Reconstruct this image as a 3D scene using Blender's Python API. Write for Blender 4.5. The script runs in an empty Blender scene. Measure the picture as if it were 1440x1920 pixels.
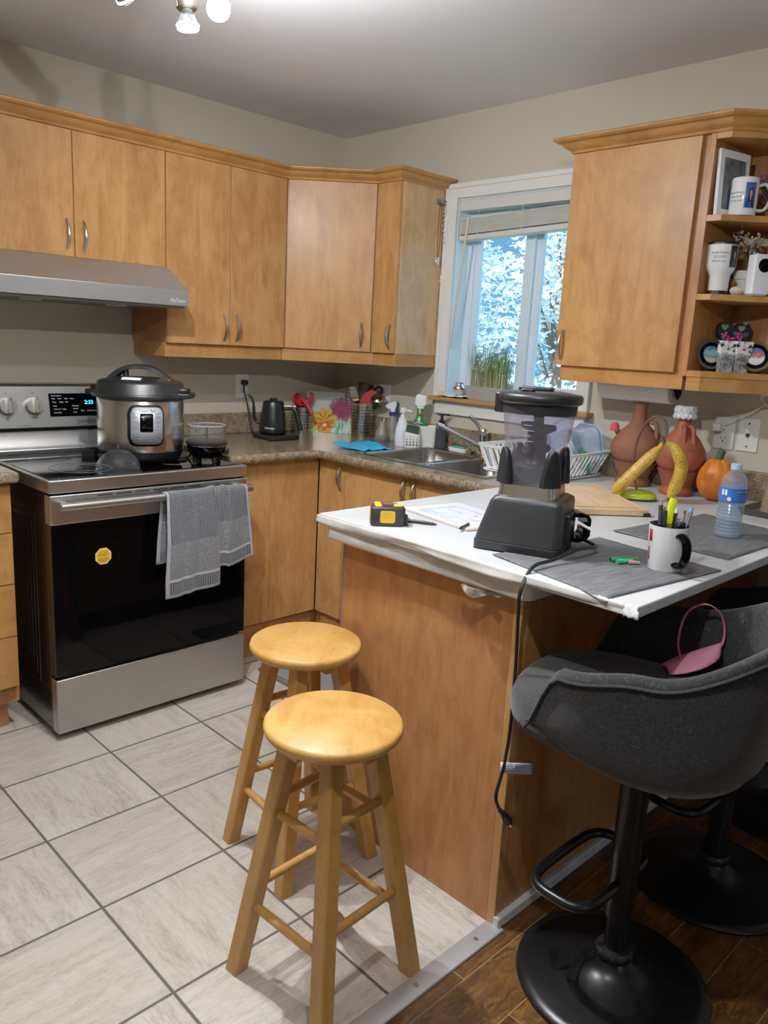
import bpy, bmesh, math, random
from math import sin, cos, pi, radians, sqrt
from mathutils import Vector, Matrix, Euler
random.seed(11)
SC = bpy.context.scene
COL = SC.collection
EM = {}

# ------------------------------------------------------------------ colour / materials
def lin(c):
    if isinstance(c, str):
        c = c.lstrip('#'); c = [int(c[i:i+2], 16) for i in (0, 2, 4)]
    if max(c) > 1.0: c = [v/255 for v in c]
    return tuple((v/12.92 if v <= .04045 else ((v+.055)/1.055)**2.4) for v in c) + (1.0,)

class NT:
    """Small helper to wire shader nodes."""
    def __init__(s, name):
        s.m = bpy.data.materials.new(name); s.m.use_nodes = True
        s.t = s.m.node_tree; s.t.nodes.clear()
        s.out = s.n('ShaderNodeOutputMaterial')
        s.b = s.n('ShaderNodeBsdfPrincipled'); s.l(s.b.outputs[0], s.out.inputs[0])
    def n(s, t, **k):
        x = s.t.nodes.new(t)
        for a, b in k.items(): setattr(x, a, b)
        return x
    def l(s, a, b): s.t.links.new(a, b)
    def v(s, x, i, val):
        if isinstance(val, bpy.types.NodeSocket): s.l(val, x.inputs[i])
        else: x.inputs[i].default_value = val
    def math(s, op, a, b=0.0, c=None):
        x = s.n('ShaderNodeMath', operation=op); s.v(x, 0, a); s.v(x, 1, b)
        if c is not None: s.v(x, 2, c)
        return x.outputs[0]
    def mix(s, f, a, b, mode='MIX'):
        x = s.n('ShaderNodeMix', data_type='RGBA', blend_type=mode)
        s.v(x, 0, f); s.v(x, 6, a); s.v(x, 7, b)
        return x.outputs[2]
    def ramp(s, f, stops, interp='LINEAR'):
        x = s.n('ShaderNodeValToRGB'); s.v(x, 0, f); r = x.color_ramp; r.interpolation = interp
        while len(r.elements) < len(stops): r.elements.new(.5)
        for e, (p, c) in zip(r.elements, stops): e.position = p; e.color = lin(c) if not isinstance(c, float) else (c, c, c, 1)
        return x.outputs[0]
    def coord(s, kind='Object'):
        return s.n('ShaderNodeTexCoord').outputs[kind]
    def mapping(s, vec, scale=(1, 1, 1), rot=(0, 0, 0), loc=(0, 0, 0)):
        x = s.n('ShaderNodeMapping'); s.l(vec, x.inputs[0])
        s.v(x, 1, loc); x.inputs[2].default_value = rot; x.inputs[3].default_value = scale
        return x.outputs[0]
    def noise(s, vec, scale, detail=3, rough=.55, dist=0.0):
        x = s.n('ShaderNodeTexNoise'); s.l(vec, x.inputs['Vector'])
        s.v(x, 'Scale', scale); s.v(x, 'Detail', detail); s.v(x, 'Roughness', rough); s.v(x, 'Distortion', dist)
        return x.outputs[0]
    def bump(s, h, strength=.2, dist=.01):
        x = s.n('ShaderNodeBump'); s.v(x, 'Strength', strength); s.v(x, 'Distance', dist); s.l(h, x.inputs['Height'])
        s.l(x.outputs[0], s.b.inputs['Normal'])
    def objrand(s, k=37.0):
        r = s.n('ShaderNodeObjectInfo').outputs['Random']
        c = s.n('ShaderNodeCombineXYZ')
        s.l(s.math('MULTIPLY', r, k), c.inputs[0]); s.l(s.math('MULTIPLY', r, k*1.7), c.inputs[1]); s.l(s.math('MULTIPLY', r, k*.6), c.inputs[2])
        return c.outputs[0]
    def add(s, a, b):
        x = s.n('ShaderNodeVectorMath', operation='ADD'); s.l(a, x.inputs[0]); s.l(b, x.inputs[1]); return x.outputs[0]

def M(name, col, rough=.5, metal=0.0, spec=None, coat=0.0, var=None, vscale=20, vstretch=(1, 1, 1), bump=0.0, bscale=200, emit=None, estr=0.0, trans=0.0, ior=1.45, sheen=0.0):
    """General procedural material: base colour, optional noise toward a second colour, optional noise bump."""
    if name in EM: return EM[name]
    N = NT(name); b = N.b
    b.inputs['Base Color'].default_value = lin(col); b.inputs['Roughness'].default_value = rough
    b.inputs['Metallic'].default_value = metal; b.inputs['IOR'].default_value = ior
    if spec is not None: b.inputs['Specular IOR Level'].default_value = spec
    if coat: b.inputs['Coat Weight'].default_value = coat; b.inputs['Coat Roughness'].default_value = .08
    if trans: b.inputs['Transmission Weight'].default_value = trans
    if sheen: b.inputs['Sheen Weight'].default_value = sheen
    if emit: b.inputs['Emission Color'].default_value = lin(emit); b.inputs['Emission Strength'].default_value = estr
    if var:
        v = N.mapping(N.coord(), scale=vstretch)
        f = N.noise(v, vscale, 4)
        N.l(N.mix(N.ramp(f, [(.35, 0.0), (.65, 1.0)]), lin(col), lin(var)), b.inputs['Base Color'])
    if bump:
        N.bump(N.noise(N.coord(), bscale, 3), bump, .004)
    EM[name] = N.m
    return N.m

def glassy(name, col=(255, 255, 255), clear=.85, rough=.03):
    """Thin clear plastic or glass: mostly see-through with sharp reflections."""
    if name in EM: return EM[name]
    N = NT(name)
    tr = N.n('ShaderNodeBsdfTransparent'); tr.inputs[0].default_value = lin(col)
    gl = N.n('ShaderNodeBsdfGlossy'); gl.inputs['Roughness'].default_value = rough
    df = N.n('ShaderNodeBsdfDiffuse'); df.inputs[0].default_value = lin(col)
    lw = N.n('ShaderNodeLayerWeight'); lw.inputs[0].default_value = .5
    fr = N.math('MULTIPLY_ADD', N.math('POWER', lw.outputs['Facing'], 3.0), .45, .035)
    m1 = N.n('ShaderNodeMixShader'); N.v(m1, 0, 1-clear); N.l(tr.outputs[0], m1.inputs[1]); N.l(df.outputs[0], m1.inputs[2])
    m2 = N.n('ShaderNodeMixShader'); N.l(fr, m2.inputs[0]); N.l(m1.outputs[0], m2.inputs[1]); N.l(gl.outputs[0], m2.inputs[2])
    N.l(m2.outputs[0], N.out.inputs[0]); EM[name] = N.m
    return N.m

# ------------------------------------------------------------------ mesh builder
class MB:
    def __init__(s, xf=None):
        s.bm = bmesh.new(); s.xf = xf
    def _v(s, p):
        p = Vector(p)
        return s.bm.verts.new(s.xf @ p if s.xf else p)
    def face(s, vs):
        try: return s.bm.faces.new(vs)
        except ValueError: return None
    def poly(s, pts):
        s.face([s._v(p) for p in pts]); return s
    def box(s, x0, x1, y0, y1, z0, z1):
        v = [s._v((x, y, z)) for z in (z0, z1) for y in (y0, y1) for x in (x0, x1)]
        for f in ((0, 2, 3, 1), (4, 5, 7, 6), (0, 1, 5, 4), (2, 6, 7, 3), (0, 4, 6, 2), (1, 3, 7, 5)): s.face([v[i] for i in f])
        return s
    def loft(s, rings, cap0=True, cap1=True, closed=False):
        R = [[s._v(p) for p in r] for r in rings]; n = len(R[0])
        k = len(R)
        for a in range(k if closed else k-1):
            A, B = R[a], R[(a+1) % k]
            for i in range(n): s.face([A[i], A[(i+1) % n], B[(i+1) % n], B[i]])
        if not closed:
            if cap0: s.face(list(reversed(R[0])))
            if cap1: s.face(R[-1])
        return s
    def prism(s, poly, lo, hi, axis='z'):
        def P(a, b, h): return {'z': (a, b, h), 'y': (a, h, b), 'x': (h, a, b)}[axis]
        return s.loft([[P(a, b, lo) for a, b in poly], [P(a, b, hi) for a, b in poly]])
    def cyl(s, p0, p1, r0, r1=None, n=20, cap=True):
        return s.tube([p0, p1], [r0, r0 if r1 is None else r1], n, cap=cap)
    def tube(s, pts, r, n=10, closed=False, cap=True, flat=None):
        pts = [Vector(p) for p in pts]; k = len(pts)
        rs = r if isinstance(r, (list, tuple)) else [r]*k
        rings = []; up = None
        for i in range(k):
            if closed: t = pts[(i+1) % k]-pts[i-1]
            else: t = pts[min(i+1, k-1)]-pts[max(i-1, 0)]
            t = t.normalized() if t.length > 1e-9 else Vector((0, 0, 1))
            if up is None:
                up = Vector((0, 0, 1)) if abs(t.z) < .9 else Vector((0, 1, 0))
                if flat: up = Vector(flat[0])
            u = (up-t*up.dot(t))
            u = u.normalized() if u.length > 1e-6 else t.orthogonal().normalized()
            up = u; w = t.cross(u)
            ra, rb = (rs[i], rs[i]) if not flat else (flat[1], flat[2])
            rings.append([tuple(pts[i]+u*(ra*cos(2*pi*j/n))+w*(rb*sin(2*pi*j/n))) for j in range(n)])
        return s.loft(rings, cap, cap, closed)
    def lathe(s, prof, n=32, c=(0, 0, 0), sx=1, sy=1, fz=None):
        rings = []
        for r, z in prof:
            r = max(r, 1e-4)
            rings.append([(c[0]+r*sx*cos(2*pi*j/n), c[1]+r*sy*sin(2*pi*j/n), c[2]+z+(fz(2*pi*j/n, r) if fz else 0)) for j in range(n)])
        return s.loft(rings)
    def ell(s, c, rx, ry, rz, n=20, m=12):
        return s.loft([[(c[0]+rx*sin(pi*a/m)*cos(2*pi*j/n), c[1]+ry*sin(pi*a/m)*sin(2*pi*j/n), c[2]-rz*cos(pi*a/m)) for j in range(n)] for a in [.03]+list(range(1, m))+[m-.03]])
    def grid(s, f, nu, nv):
        V = [[s._v(f(i/nu, j/nv)) for j in range(nv+1)] for i in range(nu+1)]
        for i in range(nu):
            for j in range(nv): s.face([V[i][j], V[i+1][j], V[i+1][j+1], V[i][j+1]])
        return s
    def sweep(s, prof, path):
        """Mitred moulding: prof is [(out, z)], out to the right of the travel of path [(x, y)]."""
        k = len(path); P = [Vector(p) for p in path]; rings = []
        for i in range(k):
            d0 = (P[i]-P[i-1]).normalized() if i > 0 else (P[1]-P[0]).normalized()
            d1 = (P[i+1]-P[i]).normalized() if i < k-1 else d0
            n0 = Vector((d0.y, -d0.x)); n1 = Vector((d1.y, -d1.x)); m = (n0+n1).normalized(); q = 1/max(.3, m.dot(n0))
            rings.append([(P[i].x+m.x*o*q, P[i].y+m.y*o*q, z) for o, z in prof])
        return s.loft(rings)
    def text(s, body, size, fn, align='CENTER', depth=0.0, maxw=None):
        """Flat lettering: each 2-D glyph vertex (a, b) goes to fn(a, b)."""
        cu = bpy.data.curves.new('t', 'FONT'); cu.body = body; cu.size = size; cu.align_x = align; cu.align_y = 'CENTER'; cu.resolution_u = 2
        o = bpy.data.objects.new('t', cu); COL.objects.link(o)
        dg = bpy.context.evaluated_depsgraph_get(); me = bpy.data.meshes.new_from_object(o.evaluated_get(dg))
        k = 1.0
        if maxw and me.vertices:
            w = max(v.co.x for v in me.vertices)-min(v.co.x for v in me.vertices); k = min(1, maxw/w)
        vs = [s._v(fn(v.co.x*k, v.co.y)) for v in me.vertices]
        for p in me.polygons: s.face([vs[i] for i in p.vertices])
        bpy.data.objects.remove(o); bpy.data.curves.remove(cu); bpy.data.meshes.remove(me)
        return s
    def build(s, name, mat, parent=None, bevel=0.0, smooth=35, solid=0.0, sub=0, seg=2, recalc=True, soff=-1):
        if recalc: bmesh.ops.recalc_face_normals(s.bm, faces=s.bm.faces)
        me = bpy.data.meshes.new(name); s.bm.to_mesh(me); s.bm.free()
        for mm in (mat if isinstance(mat, (list, tuple)) else [mat]): me.materials.append(mm)
        if smooth:
            for p in me.polygons: p.use_smooth = True
            if smooth < 180: me.set_sharp_from_angle(angle=radians(smooth))
        o = bpy.data.objects.new(name, me); COL.objects.link(o)
        if parent: o.parent = parent
        if solid:
            q = o.modifiers.new('s', 'SOLIDIFY'); q.thickness = solid; q.offset = soff
        if sub:
            q = o.modifiers.new('u', 'SUBSURF'); q.levels = sub; q.render_levels = sub
        if bevel:
            q = o.modifiers.new('b', 'BEVEL'); q.width = bevel; q.segments = seg; q.limit_method = 'ANGLE'; q.angle_limit = radians(40); q.harden_normals = False
        return o

def rrect(x0, x1, y0, y1, r, n=5):
    out = []
    for cx, cy, a in ((x1-r, y1-r, 0), (x0+r, y1-r, 90), (x0+r, y0+r, 180), (x1-r, y0+r, 270)):
        for i in range(n+1):
            t = radians(a+90*i/n); out.append((cx+r*cos(t), cy+r*sin(t)))
    return out

def tag(o, label=None, cat=None, group=None, kind=None):
    if label: o['label'] = label
    if cat: o['category'] = cat
    if group: o['group'] = group
    if kind: o['kind'] = kind
    return o
def thing(name, label, cat, loc=(0, 0, 0), rz=0.0, group=None, rot=None):
    o = bpy.data.objects.new(name, None); COL.objects.link(o); o.empty_display_size = .05
    o.location = loc; o.rotation_euler = rot if rot else (0, 0, radians(rz))
    return tag(o, label, cat, group)
def struct(name, label=None):
    o = bpy.data.objects.new(name, None); COL.objects.link(o); o.empty_display_size = .05
    return tag(o, label, 'structure', None, 'structure')
def kids(o): return [c for c in bpy.data.objects if c.parent == o]
def dup(root, loc, rz, label, group=None):
    r = root.copy(); COL.objects.link(r); r.location = loc; r.rotation_euler = (0, 0, radians(rz)); r['label'] = label
    if group: r['group'] = group
    for ch in kids(root):
        c = ch.copy(); COL.objects.link(c); c.parent = r
        for g in kids(ch):
            d = g.copy(); COL.objects.link(d); d.parent = c
    return r

def curve(pts, n=8):
    """Catmull-Rom through pts."""
    P = [Vector(p) for p in pts]; P = [P[0]*2-P[1]]+P+[P[-1]*2-P[-2]]; out = []
    for i in range(1, len(P)-2):
        for k in range(n):
            t = k/n; a, b, c, d = P[i-1:i+3]
            out.append(.5*((2*b)+(c-a)*t+(2*a-5*b+4*c-d)*t*t+(3*b-a-3*c+d)*t**3))
    out.append(P[-2]); return [tuple(p) for p in out]
# ------------------------------------------------------------------ materials
def wood_laminate(name, a, b, c, rough=.36, stretch=(9, 9, 1.1), scale=2.2, coat=.04):
    N = NT(name)
    v = N.add(N.coord(), N.objrand(9))
    vv = N.mapping(v, scale=stretch)
    f1 = N.noise(vv, scale, 5, .6, 1.2)
    f2 = N.noise(N.mapping(v, scale=(4, 4, 2.2)), 3.0, 4, .6, .6)
    f3 = N.noise(N.mapping(v, scale=(60, 60, 3)), 6, 3, .6)
    col = N.ramp(f1, [(.25, a), (.5, b), (.75, c)])
    col = N.mix(N.ramp(f2, [(.38, 0.0), (.62, .6)]), col, lin(c))
    f4 = N.noise(N.mapping(v, scale=(5, 5, 3)), 1.5, 5, .65, 1.0)
    col = N.mix(N.ramp(f4, [(.48, 0.0), (.66, .55)]), col, lin(a))
    col = N.mix(N.ramp(f3, [(.52, 0.0), (.7, .5)]), col, lin(a))
    N.l(col, N.b.inputs['Base Color']); N.v(N.b, 'Roughness', rough); N.b.inputs['Specular IOR Level'].default_value = .28
    N.b.inputs['Coat Weight'].default_value = coat; N.b.inputs['Coat Roughness'].default_value = .22
    N.bump(f3, .04, .002)
    return N.m
MAPLE = wood_laminate('maple_laminate', '#905e31', '#ae7a42', '#c19055')
MAPLE_H = wood_laminate('maple_laminate_rail', '#8f5b2d', '#ac7639', '#bd884a', stretch=(2, 2, 14))
MAPLE_D = wood_laminate('maple_panel', '#85522b', '#a0673a', '#b27a46', rough=.38)
PINE = wood_laminate('stool_pine', '#a06d2b', '#ba873f', '#c99a52', rough=.4, stretch=(14, 3, 14), scale=1.6, coat=.04)
PINE_LEG = wood_laminate('stool_leg_pine', '#99652a', '#b5803a', '#c4904a', rough=.42, stretch=(14, 14, 1.5), scale=1.6, coat=.1)
BAMBOO = wood_laminate('bamboo', '#c49b6a', '#d9b588', '#e3c59b', rough=.5, stretch=(3, 22, 6), scale=1.5, coat=0)

def tile_floor():
    N = NT('travertine_tile'); sx, sy, tx, ty = .3485, .3434, -1.77, -.957
    p = N.n('ShaderNodeSeparateXYZ'); N.l(N.coord(), p.inputs[0])
    u = N.math('DIVIDE', N.math('SUBTRACT', p.outputs[0], tx), sx); w = N.math('DIVIDE', N.math('SUBTRACT', p.outputs[1], ty), sy)
    iu, iw = N.math('FLOOR', u), N.math('FLOOR', w); fu, fw = N.math('FRACT', u), N.math('FRACT', w)
    fu = N.math('SUBTRACT', u, iu); fw = N.math('SUBTRACT', w, iw)
    def edge(f): return N.math('MINIMUM', f, N.math('SUBTRACT', 1.0, f))
    e = N.math('MINIMUM', edge(fu), edge(fw))
    par = N.math('ABSOLUTE', N.math('MODULO', N.math('ADD', iu, iw), 2.0))
    off = N.n('ShaderNodeCombineXYZ'); N.l(N.math('MULTIPLY', iu, 7.3), off.inputs[0]); N.l(N.math('MULTIPLY', iw, 3.1), off.inputs[1]); N.l(N.math('MULTIPLY', N.math('ADD', iu, N.math('MULTIPLY', iw, 2.7)), 5.7), off.inputs[2])
    v = N.add(N.coord(), off.outputs[0])
    def vein(st):
        a = N.noise(N.mapping(v, scale=st), 2.6, 6, .62, .8); b = N.noise(N.mapping(v, scale=(st[0]*2.2+2, st[1]*2.2+2, 1)), 7, 6, .72, .6)
        return N.math('ADD', N.math('MULTIPLY', a, .5), N.math('MULTIPLY', b, .5))
    f = N.n('ShaderNodeMix', data_type='FLOAT'); N.l(par, f.inputs[0]); N.l(vein((11, 1.8, 1)), f.inputs[2]); N.l(vein((1.8, 11, 1)), f.inputs[3])
    col = N.ramp(f.outputs[0], [(.34, '#837b71'), (.43, '#a39b90'), (.5, '#b5aea4'), (.57, '#bfb9b0'), (.68, '#cdc8c0')])
    wn = N.n('ShaderNodeTexWhiteNoise'); N.l(off.outputs[0], wn.inputs[0])
    col = N.mix(N.math('MULTIPLY', wn.outputs[0], .35), col, lin('#aaa193'))
    g = N.ramp(e, [(.0095, 1.0), (.013, 0.0)])
    col = N.mix(g, col, lin('#4c4640'))
    N.l(col, N.b.inputs['Base Color']); N.l(N.mix(g, (.33, .33, .33, 1), (.9, .9, .9, 1)), N.b.inputs['Roughness'])
    h = N.math('SUBTRACT', N.math('MULTIPLY', f.outputs[0], .35), g)
    N.bump(h, .35, .003)
    return N.m
TILE = tile_floor()

def plank_floor():
    N = NT('dark_plank')
    v = N.mapping(N.coord(), scale=(1, 1, 1), loc=(.37, .005, 0))
    b = N.n('ShaderNodeTexBrick', offset=.37, squash=1); N.l(v, b.inputs[0])
    N.v(b, 'Color1', (0, 0, 0, 1)); N.v(b, 'Color2', (1, 1, 1, 1)); N.v(b, 'Mortar', (.5, .5, .5, 1))
    N.v(b, 'Scale', 1.0); N.v(b, 'Mortar Size', .0012); N.v(b, 'Brick Width', .62); N.v(b, 'Row Height', .125); N.v(b, 'Bias', 0.0)
    f = N.noise(N.mapping(N.add(N.coord(), b.outputs['Color']), scale=(3, 16, 1)), 2.2, 6, .65, .9)
    g = N.noise(N.mapping(N.coord(), scale=(5, 11, 1)), 4.5, 5, .7, 1.4)
    col = N.ramp(f, [(.3, '#2a180b'), (.5, '#4a2c14'), (.68, '#6a4520')])
    col = N.mix(N.math('MULTIPLY', N.ramp(g, [(.5, 0.0), (.7, .75)]), b.outputs['Color']), col, lin('#8a6427'))
    col = N.mix(b.outputs['Fac'], col, lin('#8b6a4a'))
    N.l(col, N.b.inputs['Base Color']); N.v(N.b, 'Roughness', .3)
    N.bump(N.math('ADD', f, N.math('MULTIPLY', g, .6)), .25, .004)
    return N.m
PLANK = plank_floor()

def granite(name, stops, sc=170):
    N = NT(name)
    a = N.noise(N.coord(), sc, 4, .7); b = N.noise(N.coord(), sc*.22, 3, .6)
    f = N.math('ADD', N.math('MULTIPLY', a, .75), N.math('MULTIPLY', b, .25))
    N.l(N.ramp(f, stops), N.b.inputs['Base Color']); N.v(N.b, 'Roughness', .2)
    return N.m
GRANITE = granite('speckled_laminate', [(.36, '#33291c'), (.46, '#62543f'), (.55, '#827359'), (.66, '#a39478')])

def woven():
    N = NT('grey_woven'); v = N.coord()
    a = N.noise(N.mapping(v, scale=(4, 90, 1)), 3, 4, .6); b = N.noise(N.mapping(v, scale=(260, 60, 1)), 3, 2)
    s = N.n('ShaderNodeSeparateXYZ'); N.l(v, s.inputs[0])
    w = N.math('SINE', N.math('MULTIPLY', s.outputs[0], 2100.0)); w2 = N.math('SINE', N.math('MULTIPLY', s.outputs[1], 1500.0))
    f = N.math('ADD', N.math('MULTIPLY', a, .8), N.math('ADD', N.math('MULTIPLY', b, .2), N.math('MULTIPLY', N.math('MULTIPLY', w, w2), .07)))
    N.l(N.ramp(f, [(.32, '#36383b'), (.5, '#505356'), (.66, '#74777c'), (.78, '#8d9096')]), N.b.inputs['Base Color']); N.v(N.b, 'Roughness', .8)
    N.bump(f, .5, .002)
    return N.m
WOVEN = woven()

def heather():
    N = NT('charcoal_felt'); v = N.coord()
    a = N.noise(v, 280, 3, .8); b = N.noise(v, 120, 2, .7)
    f = N.math('ADD', N.math('MULTIPLY', a, .7), N.math('MULTIPLY', b, .3))
    N.l(N.ramp(f, [(.42, '#070708'), (.52, '#121315'), (.59, '#26282a'), (.67, '#4d4f52')]), N.b.inputs['Base Color']); N.v(N.b, 'Roughness', .95)
    N.b.inputs['Sheen Weight'].default_value = .15
    N.bump(f, .6, .002)
    return N.m
FELT = heather()
FELT_D = M('black_felt', '#141518', .95, var='#22242a', vscale=240, bump=.4, bscale=300)

def brushed(name, col, rough=.28, st=(1, 40, 40), metal=1.0):
    N = NT(name)
    f = N.noise(N.mapping(N.coord(), scale=st), 8, 4, .7)
    N.l(N.ramp(f, [(.3, 1.0), (.7, .82)]), N.b.inputs['Base Color'])
    N.l(N.mix(N.ramp(f, [(.3, 0.0), (.7, .3)]), lin(col), lin([max(0, c-40) for c in ([int(col[i:i+2], 16) for i in (1, 3, 5)])])), N.b.inputs['Base Color'])
    N.v(N.b, 'Metallic', metal); N.v(N.b, 'Roughness', rough)
    N.b.inputs['Anisotropic'].default_value = .5
    return N.m
STEEL = brushed('brushed_steel', '#b4b3b0', .36)
HOODST = brushed('hood_steel', '#a9a9a8', .42, (1, 40, 40), .8)
STEEL_V = brushed('brushed_steel_round', '#c4c1ba', .22, (40, 40, 1))
CHROME = M('chrome', '#d8dadd', .07, 1.0)
NICKEL = M('satin_nickel', '#b3aca1', .3, 1.0)
BRONZE = M('brushed_bronze_nickel', '#7d746a', .28, 1.0)
SINKST = brushed('sink_steel', '#9c9a94', .24, (30, 30, 1))
BLK = M('black_plastic', '#0f1012', .38)
BLKM = M('matte_black', '#101113', .55)
BLKG = M('black_glass', '#020203', .05, spec=.13)
BLKP = M('black_powder_coat', '#0d0e10', .3, metal=.3)
DGREY = M('dark_grey_plastic', '#25272b', .42)
WHITE = M('white_plastic', '#e9ebec', .35)
WHITE2 = M('white_paint', '#d9dad6', .45)
FILM = M('white_contact_film', '#cdd1d3', .28, var='#bfc4c7', vscale=6, bump=.06, bscale=18)
FILM_E = M('white_film_edge', '#c9c9c6', .4, var='#b3b2ae', vscale=14, bump=.25, bscale=30)
WALLM = M('wall_paint', '#bbb3a0', .75, bump=.05, bscale=160)
CEILM = M('ceiling_paint', '#dcdce0', .85, bump=.05, bscale=120)
CERW = M('white_ceramic', '#dfe1e3', .12, coat=.4)
CLEAR = glassy('clear_plastic', (248, 250, 255), .975)
GLASS = glassy('window_glass', (240, 250, 255), .98)
SMOKE = glassy('tinted_jar', (222, 220, 236), .92)
FROST = glassy('frosted_plastic', (225, 232, 240), .55, .2)
RED = M('red_silicone', '#b3121f', .4)
GREEN = M('green_plastic', '#0f7d3c', .3)
INK = M('black_ink', '#26272b', .6)
PAPER = M('paper', '#e8ebf0', .7)
TERRA = M('terracotta', '#71422c', .75, var='#815038', vscale=7, bump=.15, bscale=60)
TERRA2 = M('red_terracotta', '#883c27', .6, var='#964831', vscale=6, bump=.12, bscale=60)
OPENGREY = M('grey_edge', '#6d675f', .6)
# ------------------------------------------------------------------ camera
def make_camera():
    pan, tilt, roll = radians(-44.8528), radians(-12.0812), radians(3.0248)
    fw = Vector((-sin(pan)*cos(tilt), cos(pan)*cos(tilt), sin(tilt)))
    r = fw.cross(Vector((0, 0, 1))).normalized(); u = r.cross(fw)
    r2 = r*cos(roll)+u*sin(roll); u2 = -r*sin(roll)+u*cos(roll)
    cd = bpy.data.cameras.new('camera'); cd.sensor_fit = 'VERTICAL'; cd.sensor_height = 36; cd.sensor_width = 27
    cd.lens = 1473.0*36/1920; cd.clip_start = .02
    o = bpy.data.objects.new('camera', cd); COL.objects.link(o)
    m = Matrix((r2, u2, -fw)).transposed().to_4x4(); m.translation = (-2.851, -3.2909, 1.3959)
    o.matrix_world = m; SC.camera = o
make_camera()

# ------------------------------------------------------------------ room shell
ZC = 2.411; X0, Y0 = -5.2, -6.2
tag(MB().box(X0, 0.0, -2.32, 0, -.1, 0).build('floor', TILE, smooth=0), 'beige travertine tile kitchen floor with dark grout', 'floor', None, 'structure')
tag(MB().box(X0, 0.0, Y0, -2.32, -.1, -.002).build('floor', PLANK, smooth=0), 'dark brown plank floor beside the tiles', 'floor', None, 'structure')
tag(MB().box(X0-.15, .15, Y0-.15, .15, ZC, ZC+.15).build('ceiling', CEILM, smooth=0), 'plain white ceiling', 'ceiling', None, 'structure')
tag(MB().box(X0-.15, .15, 0, .15, -.1, ZC).build('wall_back', WALLM, smooth=0), 'beige wall behind the range', 'wall', None, 'structure')
WY0, WY1, WZ0, WZ1 = -1.515, -.802, 1.165, 2.052
w = MB().box(0, .15, Y0, WY0, -.1, ZC).box(0, .15, WY1, 0, -.1, ZC).box(0, .15, WY0, WY1, -.1, WZ0).box(0, .15, WY0, WY1, WZ1, ZC)
tag(w.build('wall_right', WALLM, smooth=0), 'beige wall with the kitchen window', 'wall', None, 'structure')
tag(MB().box(X0-.15, X0, Y0, 0, -.1, ZC).build('wall_left', WALLM, smooth=0), 'beige wall', 'wall', None, 'structure')
w = MB().box(X0-.15, -2.7, Y0-.15, Y0, -.1, ZC).box(-1.9, .15, Y0-.15, Y0, -.1, ZC).box(-2.7, -1.9, Y0-.15, Y0, -.1, .1).box(-2.7, -1.9, Y0-.15, Y0, 2.1, ZC)  # unseen opening in this wall, added to let bluish sky fill in
tag(w.build('wall_front', WALLM, smooth=0), 'beige wall with an unseen opening added for sky fill', 'wall', None, 'structure')
# metal strip where the tiles meet the planks
ALU = brushed('worn_aluminium', '#c3c7ca', .45, (30, 6, 1), .65)
def strip():
    o = MB().prism([(-2.347, 0), (-2.345, .003), (-2.322, .006), (-2.298, .003), (-2.296, 0)], X0, -1.42, 'x').build('trim_1', ALU)
    # prism on x axis uses (y, z)
    tag(o, 'scuffed metal strip between the tiles and the dark planks', 'trim', None, 'structure')
    m = MB()
    for k in range(9): m.cyl((-1.5-.21*k, -2.323, .005), (-1.5-.21*k, -2.323, .0068), .006, n=12)
    m.build('screw', NICKEL, o)
strip()
tag(MB().box(-.022, -.001, Y0, -2.36, 0, .11).box(-.016, -.001, Y0, -2.36, .11, .13).build('baseboard_right', WHITE2, bevel=.003), 'white baseboard', 'baseboard', None, 'structure')

# ------------------------------------------------------------------ window
VIN = M('vinyl_daylight_tint', '#cfe2f2', .35)  # blue daylight glow tinted into the frame colour
REV = M('reveal_daylight_tint', '#cfe8f6', .5)  # white reveal with the window's blue glow put into its colour
win = struct('window_1', 'white sliding window over the sink')
cs = MB()
P = [(0, 0), (.004, .0), (.004, .0), ]
def casing(x0, x1, y0, y1, z0, z1): cs.box(x0, x1, y0, y1, z0, z1)
casing(-.018, 0, -.802, -.738, 1.165, 2.116); casing(-.024, -.018, -.76, -.738, 1.165, 2.116)
casing(-.018, 0, -1.58, -1.515, 1.165, 2.116); casing(-.024, -.018, -1.58, -1.558, 1.165, 2.116)
casing(-.018, 0, -1.515, -.802, 2.052, 2.116); casing(-.024, -.018, -1.58, -.738, 2.094, 2.116)
cs.box(-.02, 0, -1.57, -.75, 1.085, 1.148)
cs.build('window_casing', WHITE2, win, bevel=.003)
MB().box(0, .14, -.806, -.8025, 1.165, 2.051).box(0, .14, -1.5145, -1.511, 1.165, 2.051).box(0, .14, -1.511, -.806, 2.047, 2.0515).build('window_reveal', REV, win)
f = MB()
for a in ((-.845, -.802), (-1.515, -1.475)): f.box(.085, .135, a[0], a[1], 1.165, 2.05)
f.box(.085, .135, -1.475, -.845, 1.165, 1.2).box(.085, .135, -1.475, -.845, 2.01, 2.05)
f.build('window_frame', VIN, win, bevel=.004)
def sash(x, y0, y1, st0, st1):
    m = MB().box(x, x+.025, y1-st1, y1, 1.2, 2.01).box(x, x+.025, y0, y0+st0, 1.2, 2.01).box(x, x+.025, y0+st0, y1-st1, 1.2, 1.245).box(x, x+.025, y0+st0, y1-st1, 1.965, 2.01)
    s_ = m.build('window_sash', VIN, win, bevel=.004)
    MB().box(x+.011, x+.014, y0+st0, y1-st1, 1.245, 1.965).build('window_pane', GLASS, s_)
sash(.088, -1.175, -.845, .05, .03)
sash(.108, -1.475, -1.145, .03, .062)
SILLW = wood_laminate('sill_oak', '#8a5524', '#a8703a', '#b9824a', stretch=(9, 1.2, 9))
sl = MB().box(-.055, .088, -1.6, -.735, 1.148, 1.165).build('window_sill', SILLW, win, bevel=.003)

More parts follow.
